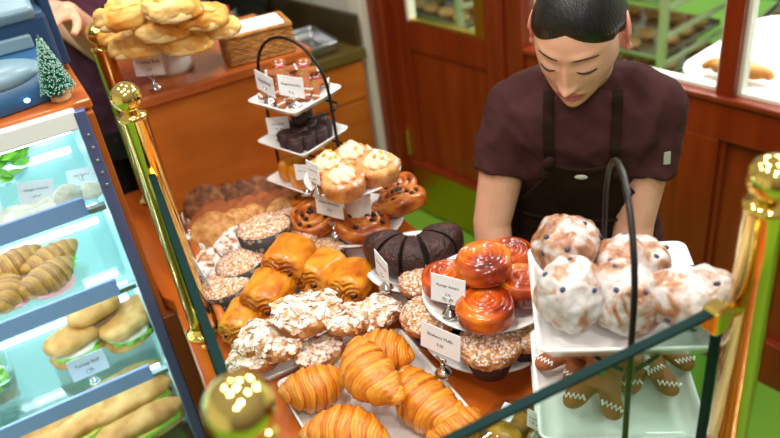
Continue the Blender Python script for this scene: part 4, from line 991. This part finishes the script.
# second shelf: ham croissants
z = ZF(1)
M['ham_croissant'] = croissant_mat('deep baked crust', [(.0, '#dda04a'), (.3, '#c98a34'), (.55, '#a8662a'), (.8, '#80481e'), (1, '#5c3012')])
hc = {'me': CROI[0]['me'].copy()}; hc['me'].materials[0] = M['ham_croissant']
hamm = MB().blob(.05, .044, .007, 40, 10, .006, 50, 2, .9).mesh('ham', 'ham'); chz = MB().box(-.035, .035, -.045, .04, -.002, .002).mesh('cheese', 'cheese'); let = MB().blob(.048, .046, .006, 40, 10, .012, 60, 4).mesh('lettuce', 'lettuce')
for (px, py), dz, rz, s, lb, extra in (((48, 276), .035, .5, .9, 'nearest, beside the right end', ('ham',)), ((52, 256), .035, .35, .85, 'behind the nearest one', ('lettuce',)), ((12, 262), .04, .3, .9, 'at the back left with pale ham', ('ham',)), ((8, 290), .035, 1.3, .85, 'at the front left', ('ham',)), ((-25, 285), .035, .4, .9, 'cut by the left picture edge', ('ham',))):
    P = on(px, py, z, dz); P.z = z+dz*.8
    pr = {'me': hc['me'], 'parts': []}
    if 'ham' in extra: pr['parts'].append(('ham', hamm, TR((0, -.004, -.006), 0, .25, 0), 'pink ham slice'))
    if 'lettuce' in extra: pr['parts'].append(('lettuce', let, TR((0, -.004, -.004), 0, .2, 0), 'green lettuce leaf'))
    spawn(pr, 'ham_croissant', TR(P, rz, .15, 0, s), 'filled croissant on the second shelf of the case, '+lb, 'sandwich', 'filled croissants')
# third shelf: sandwich rolls and a salad box
z = ZF(2)
bun = MB().blob(.062, .046, .020, 40, 20, .004, 30, 2, .8, -.012).mesh('roll_top', 'roll'); bunb = MB().blob(.060, .046, .013, 40, 16, .003, 30, 5, .8).mesh('roll_base', 'roll')
meat = MB().blob(.052, .044, .008, 30, 10, .005, 60, 4).mesh('salami', 'salami'); chk = MB().blob(.054, .046, .009, 30, 10, .007, 60, 6).mesh('chicken', 'chicken')
def sandwich(px, py, dz, rz, rx, s, lb, fill):
    P = on(px, py, z, dz); P.z = z+dz
    pr = {'me': bunb, 'parts': [('roll_top', bun, TR((0, 0, .036), 0, -.12), None), ('lettuce', let, TR((0, -.006, .012)), 'green lettuce'), (fill, meat if fill == 'salami' else chk, TR((0, -.004, .020)), None)]}
    spawn(pr, 'sandwich', TR(P, rz, rx, 0, s), 'sandwich roll on the third shelf of the case, '+lb, 'sandwich', 'sandwich rolls')
sandwich(98, 322, .045, .35, .0, .95, 'topmost with dark salami', 'salami'); sandwich(78, 350, .016, .3, .0, 1.0, 'bottom left behind the card', 'chicken'); sandwich(130, 335, .016, .45, .0, .95, 'right with a white filling', 'chicken')
sandwich(136, 318, .02, .5, 0, .8, 'furthest right at the back', 'chicken')
case_card(92, 374, z, .075, [('Turkey Roll', .62, .0105), ('6.50', .3, .0075)], 'white card before the sandwich rolls in the case')
P = on(5, 380, z, .03)
o = empty('salad_box', TR((P.x-.06, P.y+.02, z), .1), 'clear plastic box of chicken salad on the third shelf', 'salad box')
MB().rings(dish(.17, .15, .02, .075, .012, .0015)).build('box', 'clear_plastic', o)
mb = MB(); mc = MB()
for k in range(50): (mb if k % 2 else mc).blob(.022, .013, .006, 8, 6, .004, 80, k, X=TR((rnd.uniform(-.055, .055), rnd.uniform(-.05, .05), rnd.uniform(.012, .06)), rnd.uniform(0, 6), rnd.uniform(-.7, .7)))
b = mb.build('salad_leaves', 'lettuce', o); b['kind'] = 'stuff'; b = mc.build('chicken_pieces', 'chicken', o); b['kind'] = 'stuff'
# bottom shelf: long baguette sandwiches
z = ZF(3)
bg_t = MB().blob(.115, .036, .022, 50, 20, .003, 25, 3, .8, -.014).mesh('baguette_top', 'roll'); bg_b = MB().blob(.112, .036, .014, 50, 16, .002, 25, 7, .8).mesh('baguette_base', 'roll')
fl1 = MB().blob(.105, .036, .008, 50, 10, .006, 60, 4).mesh('lettuce', 'lettuce'); fl2 = MB().blob(.105, .035, .008, 50, 10, .005, 60, 9).mesh('filling', 'avocado')
for (px, py), dz, rz, lb in (((128, 402), .016, .12, 'at the back right'), ((138, 424), .016, .08, 'at the right, nearer'), ((76, 428), .016, .2, 'left of the others with green filling'), ((40, 440), .016, .1, 'at the lower left edge'), ((120, 385), .016, .1, 'behind the others')):
    P = on(px, py, z, dz+.03); P.z = z+dz
    spawn({'me': bg_b, 'parts': [('baguette_top', bg_t, TR((0, 0, .034)), None), ('lettuce', fl1, TR((0, -.005, .012)), 'green lettuce'), ('filling', fl2, TR((0, -.004, .019)), 'yellow filling')]}, 'baguette_sandwich', TR(P, rz, 0, 0, .95), 'long baguette sandwich on the lowest shelf, '+lb, 'sandwich', 'baguette sandwiches')

# ------------------------------------------------------------------ on top of the case: bottle brush tree and blue machine
M['tree_green'] = noisy('bottle brush bristles', ['#0f5a44', '#1f8a68'], 60, bump=0, rough=.6)
M['frost'] = plain('frosted bristle tips', '#a9cfc4', rough=.6)
M['slice_wood'] = noisy('cut wood', ['#c08a55', '#ddb27e'], 40, bump=.1, rough=.7)
M['bark'] = noisy('bark', ['#5a3a22', '#7a5233'], 60, bump=.5, rough=.9)
P = at(65, 103, ZT+.004); P.y = max(P.y, Y0+.06); P = Vector((.056, 1.322, ZT+.004))
tr = empty('bottle_brush_tree', Matrix.Translation(P) @ Matrix.Scale(.70, 4), 'small frosted green christmas tree on the case top', 'christmas tree')
MB().lathe([(0, 0), (.023, 0), (.024, .006), (.023, .013), (0, .013)], 28, fn=lambda a, r, z: (r*(1+.06*math.sin(a*3)), z)).build('wood_slice', 'slice_wood', tr)
MB().tube([(0, 0, .012), (0, 0, .16)], .002, 6).build('trunk', 'bark', tr)
mb = MB(); mf = MB(); rnd = random.Random(2)
for k in range(2600):
    u = rnd.random()**.75; z = .155-.125*u; r = .004+.036*u*rnd.uniform(.82, 1.05); a = rnd.uniform(0, 2*PI); rr = r*.25
    p0 = Vector((rr*math.cos(a), rr*math.sin(a), z)); p1 = Vector((r*math.cos(a), r*math.sin(a), z-.004+rnd.uniform(-.004, .004)))
    n_ = Vector((-math.sin(a), math.cos(a), 0))*.0009
    mb.add([p0-n_, p0+n_, p1+n_, p1-n_, p0+Vector((0, 0, .0012)), p1+Vector((0, 0, .0012))], [(0, 1, 2, 3), (0, 4, 5, 3), (1, 2, 5, 4), (0, 1, 4), (3, 2, 5)], smooth=False)
    if rnd.random() < .4:
        q = p1+(p1-p0).normalized()*.0012; mf.blob(.0016, .0016, .0016, 5, 4, X=Matrix.Translation(q))
b = mb.build('bristles', 'tree_green', tr); b['kind'] = 'stuff'; b = mf.build('frosted_tips', 'frost', tr); b['kind'] = 'stuff'
M['machine_blue'] = noisy('slate blue casing', ['#27557c', '#2f6089'], 2, bump=0, rough=.4, obr=False)
M['machine_dark'] = plain('dark blue casing', '#1b3d60', rough=.45)
M['machine_light'] = plain('grey blue panel', '#7391a0', rough=.35)
M['led'] = plain('lit blue indicator', '#8fd0ff', emit=hx('#8fd0ff'), es=5)
mc_ = empty('counter_machine', (-.10, 1.44, ZT+.004), 'big slate blue counter machine on the case top at the upper left', 'machine')
def mpart(nm, mb, mat, bevel=0, label=None):
    o = mb.build(nm, mat, mc_, bevel, label=label, seg=3); o.matrix_parent_inverse = mc_.matrix_basis.inverted(); return o
ZB = ZT+.004
mpart('body', MB().box(-.36, .085, 1.43, 1.72, ZB, ZB+.125), 'machine_dark', .014)
mpart('side_grille', MB().box(.083, .100, 1.47, 1.70, ZB+.01, ZB+.155), 'machine_dark', .004)
X = Matrix.Translation((0, 1.438, ZB+.113)) @ Matrix.Rotation(R(24), 4, 'X')
mpart('top_panel', MB().box(-.36, .07, -.01, .26, 0, .025, X=X), 'machine_light', .008)
mb = MB()
prof = [(-.115, 0), (-.115, .028), (-.100, .044), (-.05, .060), (0.0, .066), (.03, .066), (.03, 0)]
mb.rings([[(x, 1.425+y*(1-.25*(abs(x+.11)/.18)**2), ZB+z) for y, z in prof] for x in [-.28+.34*i/16 for i in range(17)]])
mpart('front_base', mb, 'machine_blue', .004)
mpart('dome_lid', MB().blob(.095, .052, .026, 40, 20, X=Matrix.Translation((-.045, 1.372, ZB+.048))), 'machine_light')
mpart('slot_panel', MB().box(-.30, .05, 1.422, 1.434, ZB+.066, ZB+.09), 'machine_light', .004)
mpart('indicator', MB().blob(.005, .003, .004, 12, 8, X=Matrix.Translation((.005, 1.312, ZB+.018))), 'led')
# ------------------------------------------------------------------ people
M['skin'] = noisy('skin', ['#dca586', '#e6b396'], 25, bump=.08, bscale=400, bdist=.0005, rough=.45, sss=.12, obr=False)
M['lips'] = plain('lips', '#bd6268', rough=.38)
M['ear_skin'] = plain('ear skin', '#dd957f', rough=.45, sss=.15)
M['hair'] = noisy('black hair', [(.35, '#090808'), (.6, '#151110'), (.75, '#2a2320')], 30, (9, .9, 2.2), 4, .55, bscale=60, bdist=.002, rough=.33, obr=False)
M['brow'] = plain('dark brow', '#3a241b', rough=.7)
M['shirt'] = noisy('brown maroon shirt', ['#3d2322', '#4a2c2a'], 9, bump=.12, bscale=500, bdist=.0006, rough=.9, spec=.12, obr=False)
M['apron'] = noisy('dark brown apron', ['#21160f', '#2a1c14'], 9, bump=.12, bscale=600, bdist=.0006, rough=.9, spec=.12, obr=False)
M['trousers'] = plain('black trousers', '#19171a', rough=.85)
M['shoe'] = plain('black shoe', '#131213', rough=.5)
M['maroon'] = noisy('maroon shirt', ['#4b2438', '#583046'], 9, bump=.1, bscale=500, bdist=.0006, rough=.85, obr=False)
M['badge'] = plain('grey sleeve badge', '#a7ab98', rough=.7)
def sst(a, b, x):
    t = max(0, min(1, (x-a)/(b-a))); return t*t*(3-2*t)
def g2(x, z, x0, z0, sx_, sz_): return math.exp(-((x-x0)/sx_)**2-((z-z0)/sz_)**2)
def head_point(az, el, feat=True):
    d_ = Vector((math.sin(az)*math.cos(el), -math.cos(az)*math.cos(el), math.sin(el)))
    x = d_.x*.0715; y = d_.y*(.090 if d_.y < 0 else .098); z = d_.z*(.112 if d_.z > 0 else .108)
    if z < 0:
        t = -z/.108
        x *= 1-.30*t**1.6; y = y*(1-.28*t) - .052*t**1.5
    if feat and d_.y < .2:
        ax = abs(x); k = sst(.15, .55, -d_.y+.0*ax)
        if z < -.06: k = max(k, sst(.0, .3, -d_.y))
        o = 0
        s_ = max(0, min(1, (.014-z)/.050)); o += (.002+.0175*s_**1.25)*math.exp(-(x/(.0055+.0055*s_))**2)*sst(-.047, -.037, z)*sst(.030, .008, z)
        o += .0040*g2(x, z, 0, -.0345, .009, .0065)
        o += .0055*g2(ax, z, .0125, -.035, .006, .006)
        o -= .009*g2(ax, z, .029, .012, .016, .011); o += .0070*g2(ax, z, .0315, .006, .0125, .0085)
        o -= .0022*g2(ax, z, .0315, -.004, .013, .0022)
        o += .0045*g2(ax, z, .028, .028, .022, .007)
        o += .0045*g2(ax, z, .040, -.018, .018, .018)
        o += .0062*g2(x, z, 0, -.0575, .017, .0038) + .0075*g2(x, z, 0, -.0680, .0145, .0048) - .0035*g2(x, z, 0, -.0625, .021, .0016)
        o -= .0035*g2(x, z, 0, -.078, .02, .005); o += .006*g2(x, z, 0, -.094, .017, .012)
        y -= o*k
    return Vector((x, y, z))
def sphere_grid(fn, nu, nv):
    vs = []; rows = []; fs = []
    for j in range(nv+1):
        el = -PI/2+PI*j/nv; row = []
        for i in range(1 if j in (0, nv) else nu):
            row.append(len(vs)); vs.append(fn(-PI+2*PI*i/nu, el))
        rows.append(row)
    for a, b in zip(rows, rows[1:]):
        for i in range(nu):
            j = (i+1) % nu
            if len(a) == 1: fs.append((a[0], b[j], b[i]))
            elif len(b) == 1: fs.append((a[i], a[j], b[0]))
            else: fs.append((a[i], a[j], b[j], b[i]))
    return vs, fs
def remesh(mb, voxel, smooth, name):
    me = mb.mesh('tmp', 'skin'); o = bpy.data.objects.new('tmp', me); COL.objects.link(o)
    r = o.modifiers.new('r', 'REMESH'); r.mode = 'VOXEL'; r.voxel_size = voxel; r.use_smooth_shade = True
    if smooth: s = o.modifiers.new('s', 'SMOOTH'); s.factor = .5; s.iterations = smooth
    dg = bpy.context.evaluated_depsgraph_get(); dg.update(); out = bpy.data.meshes.new_from_object(o.evaluated_get(dg))
    bpy.data.objects.remove(o); out.name = name; out.materials.clear(); return out
def lerp(a, b, t): return a+(b-a)*t
def limb(mb, pts, rads, flat=1., seg=20, sub=6):
    ps = []; rs = []
    for k in range(len(pts)-1):
        for i in range(sub): ps.append(lerp(pts[k], pts[k+1], i/sub)); rs.append(lerp(rads[k], rads[k+1], sst(0, 1, i/sub)*.5+.5*i/sub))
    ps.append(pts[-1]); rs.append(rads[-1]); mb.tube(ps, rs, seg, flat=flat)
    for p, r in zip(pts, rads): mb.blob(r*.985, r*.985, r*.985, 20, 14, X=Matrix.Translation(p))
def hand(mb, wrist, d_, palm_n, thumb, curl=.5, s=1.):
    """d_: direction of the hand, palm_n: out of the palm, thumb: side of the thumb; five separate bent fingers"""
    d_ = d_.normalized(); palm_n = (palm_n-d_*palm_n.dot(d_)).normalized(); side = d_.cross(palm_n); side = side if side.dot(thumb) > 0 else -side
    B = Matrix((side, d_, -palm_n)).transposed().to_4x4(); B.translation = wrist
    mb.blob(.040*s, .048*s, .015*s, 24, 16, e=.8, X=B @ Matrix.Translation((0, .045*s, 0)))
    mb.blob(.026*s, .03*s, .018*s, 20, 14, X=B @ Matrix.Translation((0, .01*s, 0)))
    for k, (x, L_) in enumerate(((.029, .072), (.010, .080), (-.010, .075), (-.029, .060))):
        p = wrist+side*x*s+d_*.082*s; a = 0; pts = [wrist+side*x*.8*s+d_*.05*s, p]
        for seg_ in (.42, .33, .25):
            a += curl*(1+.1*k)*.9; p = p+(d_*math.cos(a)+palm_n*math.sin(a)+side*x*.8)*(L_*seg_*s); pts.append(p)
        limb(mb, pts, [.0095*s, .0092*s, .0086*s, .0078*s, .0066*s], 1., 10, 3)
    p = wrist+side*.026*s+d_*.022*s; pts = [wrist+side*.012*s+d_*.012*s, p]
    for seg_, a in ((.036, .75), (.030, .45), (.024, .2)):
        p = p+(side*math.sin(a)+d_*math.cos(a)+palm_n*.35)*(seg_*s*.95); pts.append(p)
    limb(mb, pts, [.012*s, .0125*s, .0108*s, .0098*s, .0078*s], 1., 10, 3)
def torso_rings(bx, by, lv, grow):
    out = []
    for c, a, b_ in lv:
        out.append([tuple(c+bx*((a+grow)*math.copysign(abs(math.cos(t))**.85, math.cos(t)))+by*((b_+grow)*math.copysign(abs(math.sin(t))**.9, math.sin(t)))) for t in [2*PI*i/40 for i in range(40)]])
    return out
def person(J, Hm, bx, by, base, cfg):
    Ti = Matrix.Translation(-base)
    hv, hf = sphere_grid(lambda a, e: head_point(a, e), 260, 200)
    body = MB(); body.add(hv, hf, X=Hm)
    for sgn in (-1, 1):
        E_ = Hm @ Matrix.Translation((sgn*.0745, .010, .002)) @ Matrix.Rotation(sgn*R(24), 4, 'Z') @ Matrix.Rotation(R(-12), 4, 'X')
        body.blob(.005, .019, .032, 20, 16, X=E_)
        body.tube([tuple(E_ @ Vector((sgn*.003, .002+.0185*math.cos(a), .003+.030*math.sin(a)))) for a in [R(-70+17*i) for i in range(16)]], [.0036]*16, 8)
        body.blob(.007, .008, .009, 14, 10, X=E_ @ Matrix.Translation((0, -.008, -.024)))
    nb = J['neck']
    limb(body, [Hm @ Vector((0, .022, -.02)), Hm @ Vector((0, .012, -.085)), nb+by*.0, nb-ZU*.06], [.055, .050, .054, .062], 1., 24)
    lv = J['spine']
    body.rings(torso_rings(bx, by, lv, 0))
    for s_ in 'LR':
        a, e, w_ = J['sh'+s_], J['el'+s_], J['wr'+s_]
        limb(body, [nb-ZU*.03+(a-nb)*.25, a], [.05, .047]); limb(body, [a, lerp(a, e, .45), e, lerp(e, w_, .35), w_], [.048, .046, .038, .038, .0255], 1., 22)
        dh = J.get('hd'+s_, (w_-e).normalized()); hand(body, w_, dh, J['pn'+s_], J['th'+s_], cfg.get('curl', .35), .95)
        h, k, an = J['hip'+s_], J['kn'+s_], J['an'+s_]
        limb(body, [h, k, an], [.082, .055, .04]); body.blob(.042, .115, .035, 20, 12, flat=-.03, X=Matrix.Translation(an-by*.05-ZU*.035) @ Matrix.Rotation(math.atan2(by.y, by.x)-PI/2, 4, 'Z'))
    me = remesh(body, .0024, 2, 'person')
    for n_ in ('skin', 'lips', 'ear_skin'): me.materials.append(M[n_])
    Hi = Hm.inverted(); mats = []
    for p in me.polygons:
        q = Hi @ p.center; m = 0
        if q.y < -.05 and abs(q.x) < .026:
            if abs(q.z+.0628) < .0115*(1-(q.x/.0275)**2)**.8 - (.0015 if q.z > -.0628 and abs(q.x) < .004 else 0): m = 1
        if .064 < abs(q.x) < .12 and -.045 < q.z < .045 and -.02 < q.y < .05 and abs(q.x) > .066: m = 2
        mats.append(m)
    me.polygons.foreach_set('material_index', mats)
    bvh = BVHTree.FromPolygons([v.co.copy() for v in me.vertices], [tuple(p.vertices) for p in me.polygons])
    me.transform(Ti); me.polygons.foreach_set('use_smooth', [True]*len(me.polygons))
    made = {}
    root = link('person', me, None, 0, Matrix.Translation(base)); tag(root, cfg['label'], 'person')
    def child(nm, mesh_, mats_, label=None, under=None):
        mesh_.transform(Ti)
        mesh_.materials.clear()
        for m in mats_: mesh_.materials.append(M[m])
        o_ = link(nm, mesh_, under or root, 0, None, label); made[nm] = o_; return o_
    # hair: shell swept back to a bun
    def hairfn(az, el):
        p = head_point(az, el, False); a = abs(az)
        lim = .058-.042*(min(a, 1.2)/1.2)**1.25-.060*sst(1.3, 2.1, a)
        k = sst(-.008, .030, p.z-lim)
        d_ = p.normalized(); st = .0005*math.sin(az*80+7*mnoise.noise(Vector((az*2, el*1.2, 3))))*k
        return p + d_*((-.006+.0140*k)*(1 if True else 0)+st)
    v, f_ = sphere_grid(hairfn, 240, 140)
    hb = MB(); hb.add(v, f_); hb.blob(.038, .032, .038, 40, 24, .003, 60, 2, X=Matrix.Translation((0, .115, .045)))
    hm_ = hb.mesh('hair', 'hair'); hm_.transform(Hm); child('hair', hm_, ['hair'], cfg['hair'])
    # brows and lashes on the face
    def onface(x, z):
        o_, d_ = Hm @ Vector((x, -.3, z)), (Hm.to_3x3() @ Vector((0, 1, 0)))
        h, n_, _, _ = bvh.ray_cast(o_, d_); return h, n_
    for s_ in (-1, 1):
        mb = MB(); pts = [onface(s_*(.012+.036*i/10), .0265+.0045*math.sin(PI*.75*i/10)-.0085*(i/10)**1.6) for i in range(11)]
        mb.tube([h+n_*.0002 for h, n_ in pts], [.0007+.0012*math.sin(PI*(i+1.5)/13) for i in range(11)], 8); child('eyebrow', mb.mesh('eyebrow', 'brow'), ['brow'])
        mb = MB(); pts = [onface(s_*(.0175+.028*i/10), .0020-.0025*math.sin(PI*i/10)-.004*(i/10)) for i in range(11)]
        mb.tube([h+n_*.0006 for h, n_ in pts], [.0006+.0016*math.sin(PI*(i+1)/13) for i in range(11)], 6); child('eyelashes', mb.mesh('eyelashes', 'brow'), ['brow'])
    # shirt with sleeves
    sh = MB(); g_ = .012
    sh.rings(torso_rings(bx, by, lv, g_))
    for s_ in 'LR':
        a, e, w_ = J['sh'+s_], J['el'+s_], J['wr'+s_]
        k = cfg['sleeve']; en = lerp(a, e, k)
        limb(sh, [nb-ZU*.035+(a-nb)*.2, lerp(nb-ZU*.02, a, .6), a], [.060, .060, .056])
        n_ = 14; ps = [lerp(a, en, i/n_) for i in range(n_+1)]; sh.tube(ps, [lerp(.056, .056, i/n_) if i < n_-2 else .0575 for i in range(n_+1)], 28)
        if 'low' in cfg and s_ in cfg['low']: pass
    ring = [nb-ZU*.012+bx*(.068*math.cos(t))+by*(.062*math.sin(t)+.004)+ZU*(.016*math.sin(t)) for t in [2*PI*i/32 for i in range(32)]]
    sh.tube(ring, .009, 10, closed=True)
    limb(sh, [nb-ZU*.02, nb-ZU*.09], [.064, .09])
    sm_ = remesh(sh, .005, 5, 'shirt')
    nrm_ = [v.normal.copy() for v in sm_.vertices]; cos_ = []
    for v in sm_.vertices:
        q = v.co; n1 = .9-2.2*abs(mnoise.noise(Vector(((q.dot(bx)-.5*q.z)*15, q.dot(by)*15, q.z*7))))+.6*mnoise.noise(Vector(((q.dot(bx)+q.z)*40, q.dot(by)*30, (q.z-q.dot(bx))*14)))
        cos_ += list(q+nrm_[v.index]*(.0052*n1))
    sm_.vertices.foreach_set('co', cos_); sm_.update()
    sbv = BVHTree.FromPolygons([v.co.copy() for v in sm_.vertices], [tuple(p.vertices) for p in sm_.polygons])
    child('shirt', sm_, [cfg['shirt']])
    # trousers
    tr_ = MB()
    for s_ in 'LR':
        h, k, an = J['hip'+s_], J['kn'+s_], J['an'+s_]; limb(tr_, [h, k, lerp(k, an, .95)], [.094, .068, .058])
        child('shoe', MB().blob(.048, .128, .045, 24, 14, e=.85, flat=-.038, X=Matrix.Translation(an-by*.05-ZU*.032) @ Matrix.Rotation(math.atan2(by.y, by.x)-PI/2, 4, 'Z')).mesh('shoe', 'shoe'), ['shoe'])
    tr_.rings(torso_rings(bx, by, [l for l in lv if l[0].z < lv[0][0].z+.12], .016))
    tm = remesh(tr_, .006, 3, 'trousers'); tbv = BVHTree.FromPolygons([v.co.copy() for v in tm.vertices], [tuple(p.vertices) for p in tm.polygons]); child('trousers', tm, ['trousers'])
    return made, child, sbv, tbv, bvh
# --- the woman in the apron
shL, shR = at(514, 108, 1.165), at(655, 106, 1.165); mid = (shL+shR)/2
bx = (shR-shL); bx.z = 0; bx.normalize(); by = Vector((-bx.y, bx.x, 0))
Hc = at(579, 33, 1.340)
v = -ray(579, 33).normalized(); up = (YI-v*YI.dot(v)).normalized(); rt = up.cross(v).normalized()
ro = R(5); rt, up = rt*math.cos(ro)+up*math.sin(ro), up*math.cos(ro)-rt*math.sin(ro)
pi_ = R(45); n_ = v*math.cos(pi_)-up*math.sin(pi_); up = up*math.cos(pi_)+v*math.sin(pi_)
ya = R(17); n2 = n_*math.cos(ya)-rt*math.sin(ya); rt = rt*math.cos(ya)+n_*math.sin(ya); n_ = n2
Hm = Matrix((( rt.x, -n_.x, up.x, Hc.x), (rt.y, -n_.y, up.y, Hc.y), (rt.z, -n_.z, up.z, Hc.z), (0, 0, 0, 1)))
sc = 1.0
J = {'neck': mid+ZU*.075+by*.015, 'shL': shL, 'shR': shR}
pel = mid+by*.09; pel.z = .80
def lev(t, z, a, b_): c = lerp(pel, mid+by*.0, t); c = c.copy(); c.z = z; return (c, a, b_)
J['spine'] = [lev(0, .74, .150, .10), lev(.05, .80, .160, .108), lev(.25, .90, .142, .098), lev(.45, .98, .132, .092), lev(.7, 1.07, .148, .105), lev(.88, 1.13, .158, .102), lev(1, 1.185, .145, .078), lev(1, 1.215, .09, .06)]
J['elL'] = at(492, 222, .945); J['elR'] = at(634, 222, .94)
J['wrL'] = J['elL']-by*.07-ZU*.205+bx*.015; J['wrR'] = J['elR']-by*.07-ZU*.205-bx*.015
for s_, q in (('L', 1), ('R', -1)):
    J['pn'+s_] = bx*q; J['th'+s_] = -by
    J['hip'+s_] = pel-bx*q*.085-ZU*.04; J['kn'+s_] = pel-bx*q*.09-by*.02-ZU*.39; J['an'+s_] = pel-bx*q*.09+by*.01-ZU*.72
    J['an'+s_].z = .075; J['kn'+s_].z = .42
base = Vector((pel.x, pel.y, 0))
made, child, sbv, tbv, fbv = person(J, Hm, bx, by, base, {'label': 'woman in a brown shirt and dark apron leaning over the pastries, looking down', 'hair': 'black hair pulled tightly back', 'sleeve': .54, 'shirt': 'shirt'})
# apron: a sheet laid on the front of the shirt
def front(x, z, off=.006):
    c = mid.copy(); c.z = 0
    o_ = c+bx*x-by*1.0+ZU*z
    best = None
    for b_ in (sbv, tbv):
        h, n_, _, _ = b_.ray_cast(o_, by)
        if h is not None and (best is None or (h-o_).length < best): best = (h-o_).length
    return best
def apron_pt(x, z):
    ds = [front(x+dx, z+dz) for dx in (-.02, 0, .02) for dz in (-.02, 0, .02)]; ds = [d_ for d_ in ds if d_ is not None]
    d_ = min(ds)*.6+.4*sum(ds)/len(ds) if ds else 1.12
    c = mid.copy(); c.z = 0
    return c+bx*x-by*(1.0-d_+.008)+ZU*z
def hw(z): return .060+.006*0 if z > 1.10 else (lerp(.145, .062, sst(.93, 1.10, z)) if z > .93 else lerp(.165, .145, sst(.55, .93, z)))
ztop, zbot = 1.105, .42; nx, nz_ = 40, 90; rows = []
for j in range(nz_+1):
    z = zbot+(ztop-zbot)*j/nz_; zz = max(z, .66); w_ = hw(z)
    row = []
    for i in range(nx+1):
        u = 2*i/nx-1; x = u*w_; dip = .012*(1-u*u) if j > nz_-12 else 0
        p = apron_pt(x, max(zz-dip*(j-(nz_-12))/12 if j > nz_-12 else zz, .66)); p.z = z-(dip*(j-(nz_-12))/12 if j > nz_-12 else 0)
        p = p-by*(.006*math.sin(u*9+z*5)*sst(.9, .5, z)); row.append(p)
    rows.append(row)
mb = MB(); vs = [p for r_ in rows for p in r_]; n1 = nx+1
mb.add(vs, [(j*n1+i, j*n1+i+1, (j+1)*n1+i+1, (j+1)*n1+i) for j in range(nz_) for i in range(nx)])
am = mb.mesh('apron', 'apron'); ao = child('apron', am, ['apron']); sd = ao.modifiers.new('s', 'SOLIDIFY'); sd.thickness = .004; sd.offset = 1
def strap(x0, z0, pts, nm='apron_strap', wd=.009, mat='apron', label=None):
    mb = MB(); P = []
    for x, z in pts:
        d_ = front(x, z); d_ = d_ if d_ is not None else 1.1
        c = mid.copy(); c.z = 0; P.append(c+bx*x-by*(1.0-d_+.005)+ZU*z)
    # resample and lay as a flat ribbon
    mb2 = MB(); L_ = []; 
    for k, p in enumerate(P):
        L_.append(p)
    tx_ = []
    for p in L_:
        tx_.append([tuple(p-bx*wd), tuple(p+bx*wd), tuple(p+bx*wd-by*.003), tuple(p-bx*wd-by*.003)])
    mb2.rings(tx_, smooth=False); child(nm, mb2.mesh(nm, mat), [mat], label, ao)
for q in (-1, 1):
    pts = [(q*lerp(.057, .060, i/24), lerp(1.085, 1.222, i/24)) for i in range(25)]
    strap(0, 0, pts)
    mb = MB(); p = apron_pt(q*.057, 1.112)-by*.012; mb.blob(.014, .008, .012, 14, 10, X=Matrix.Translation(p)); mb.blob(.009, .006, .016, 12, 8, X=Matrix.Translation(p-ZU*.02+bx*q*.006)); child('strap_knot', mb.mesh('strap_knot', 'apron'), ['apron'], None, ao)
# waist seam and pocket
mb = MB(); mb.tube([apron_pt(-.12+.24*i/20, .955)-by*.006 for i in range(21)], .003, 6); child('apron_seam', mb.mesh('apron_seam', 'apron'), ['apron'], None, ao)
mb = MB(); p = apron_pt(.0, 1.077)-by*.006; mb.blob(.012, .003, .005, 14, 8, X=Matrix.Translation(p) @ Matrix((bx, by, ZU)).transposed().to_4x4()); child('apron_emblem', mb.mesh('apron_emblem', 'badge'), ['badge'], 'small pale emblem on the bib', ao)
# sleeve badge
o_ = CAM; h, nn, _, _ = sbv.ray_cast(CAM, ray(667, 158).normalized())
if h is not None:
    q_ = nn.to_track_quat('Z', 'Y').to_matrix().to_4x4(); mb = MB(); mb.box(-.006, .006, -.012, .012, -.002, .0015, X=Matrix.Translation(h) @ q_); child('sleeve_badge', mb.mesh('sleeve_badge', 'badge'), ['badge'], 'small grey green badge on the sleeve', made['shirt'])

# --- the second person behind the counter at the upper left
h2 = aty(57, 6, 1.78)
bx2 = Vector((.985, -.17, 0)).normalized(); by2 = Vector((-bx2.y, bx2.x, 0))
mid2 = Vector((.22, 2.22, 1.42)); pel2 = mid2.copy()+by2*.02; pel2.z = .92
def lev2(t, z, a, b_): c = lerp(pel2, mid2, t); c.z = z; return (c, a, b_)
J2 = {'neck': mid2+ZU*.05, 'shL': mid2-bx2*.165, 'shR': mid2+bx2*.165,
    'spine': [lev2(0, .86, .16, .11), lev2(.1, .95, .165, .115), lev2(.3, 1.08, .15, .105), lev2(.6, 1.22, .155, .11), lev2(.85, 1.34, .165, .11), lev2(1, 1.42, .15, .085), lev2(1, 1.46, .09, .06)]}
el = aty(97, 46, 2.0); J2['elL'] = aty(104, 50, 2.04); J2['wrL'] = aty(68, 13, 1.84)
J2['elR'] = J2['shR']-ZU*.27-by2*.04; J2['wrR'] = J2['elR']-ZU*.23-by2*.03
J2['pnL'] = -ZU; J2['thL'] = bx2; J2['pnR'] = -bx2; J2['thR'] = ZU
J2['hdL'] = Vector((-.5, -.6, .10))
for s_, q in (('L', -1), ('R', 1)):
    J2['hip'+s_] = pel2+bx2*q*.085-ZU*.04; J2['kn'+s_] = pel2+bx2*q*.09-ZU*.46; J2['an'+s_] = pel2+bx2*q*.09-ZU*.84; J2['an'+s_].z = .075
Hm2 = Matrix((( bx2.x, by2.x, 0, mid2.x), (bx2.y, by2.y, 0, mid2.y-.02), (0, 0, 1, mid2.z+.24), (0, 0, 0, 1)))
person(J2, Hm2, bx2, by2, Vector((pel2.x, pel2.y, 0)), {'label': 'person in a maroon shirt reaching over the blue machine at the upper left', 'hair': 'dark hair', 'sleeve': .5, 'shirt': 'maroon'})
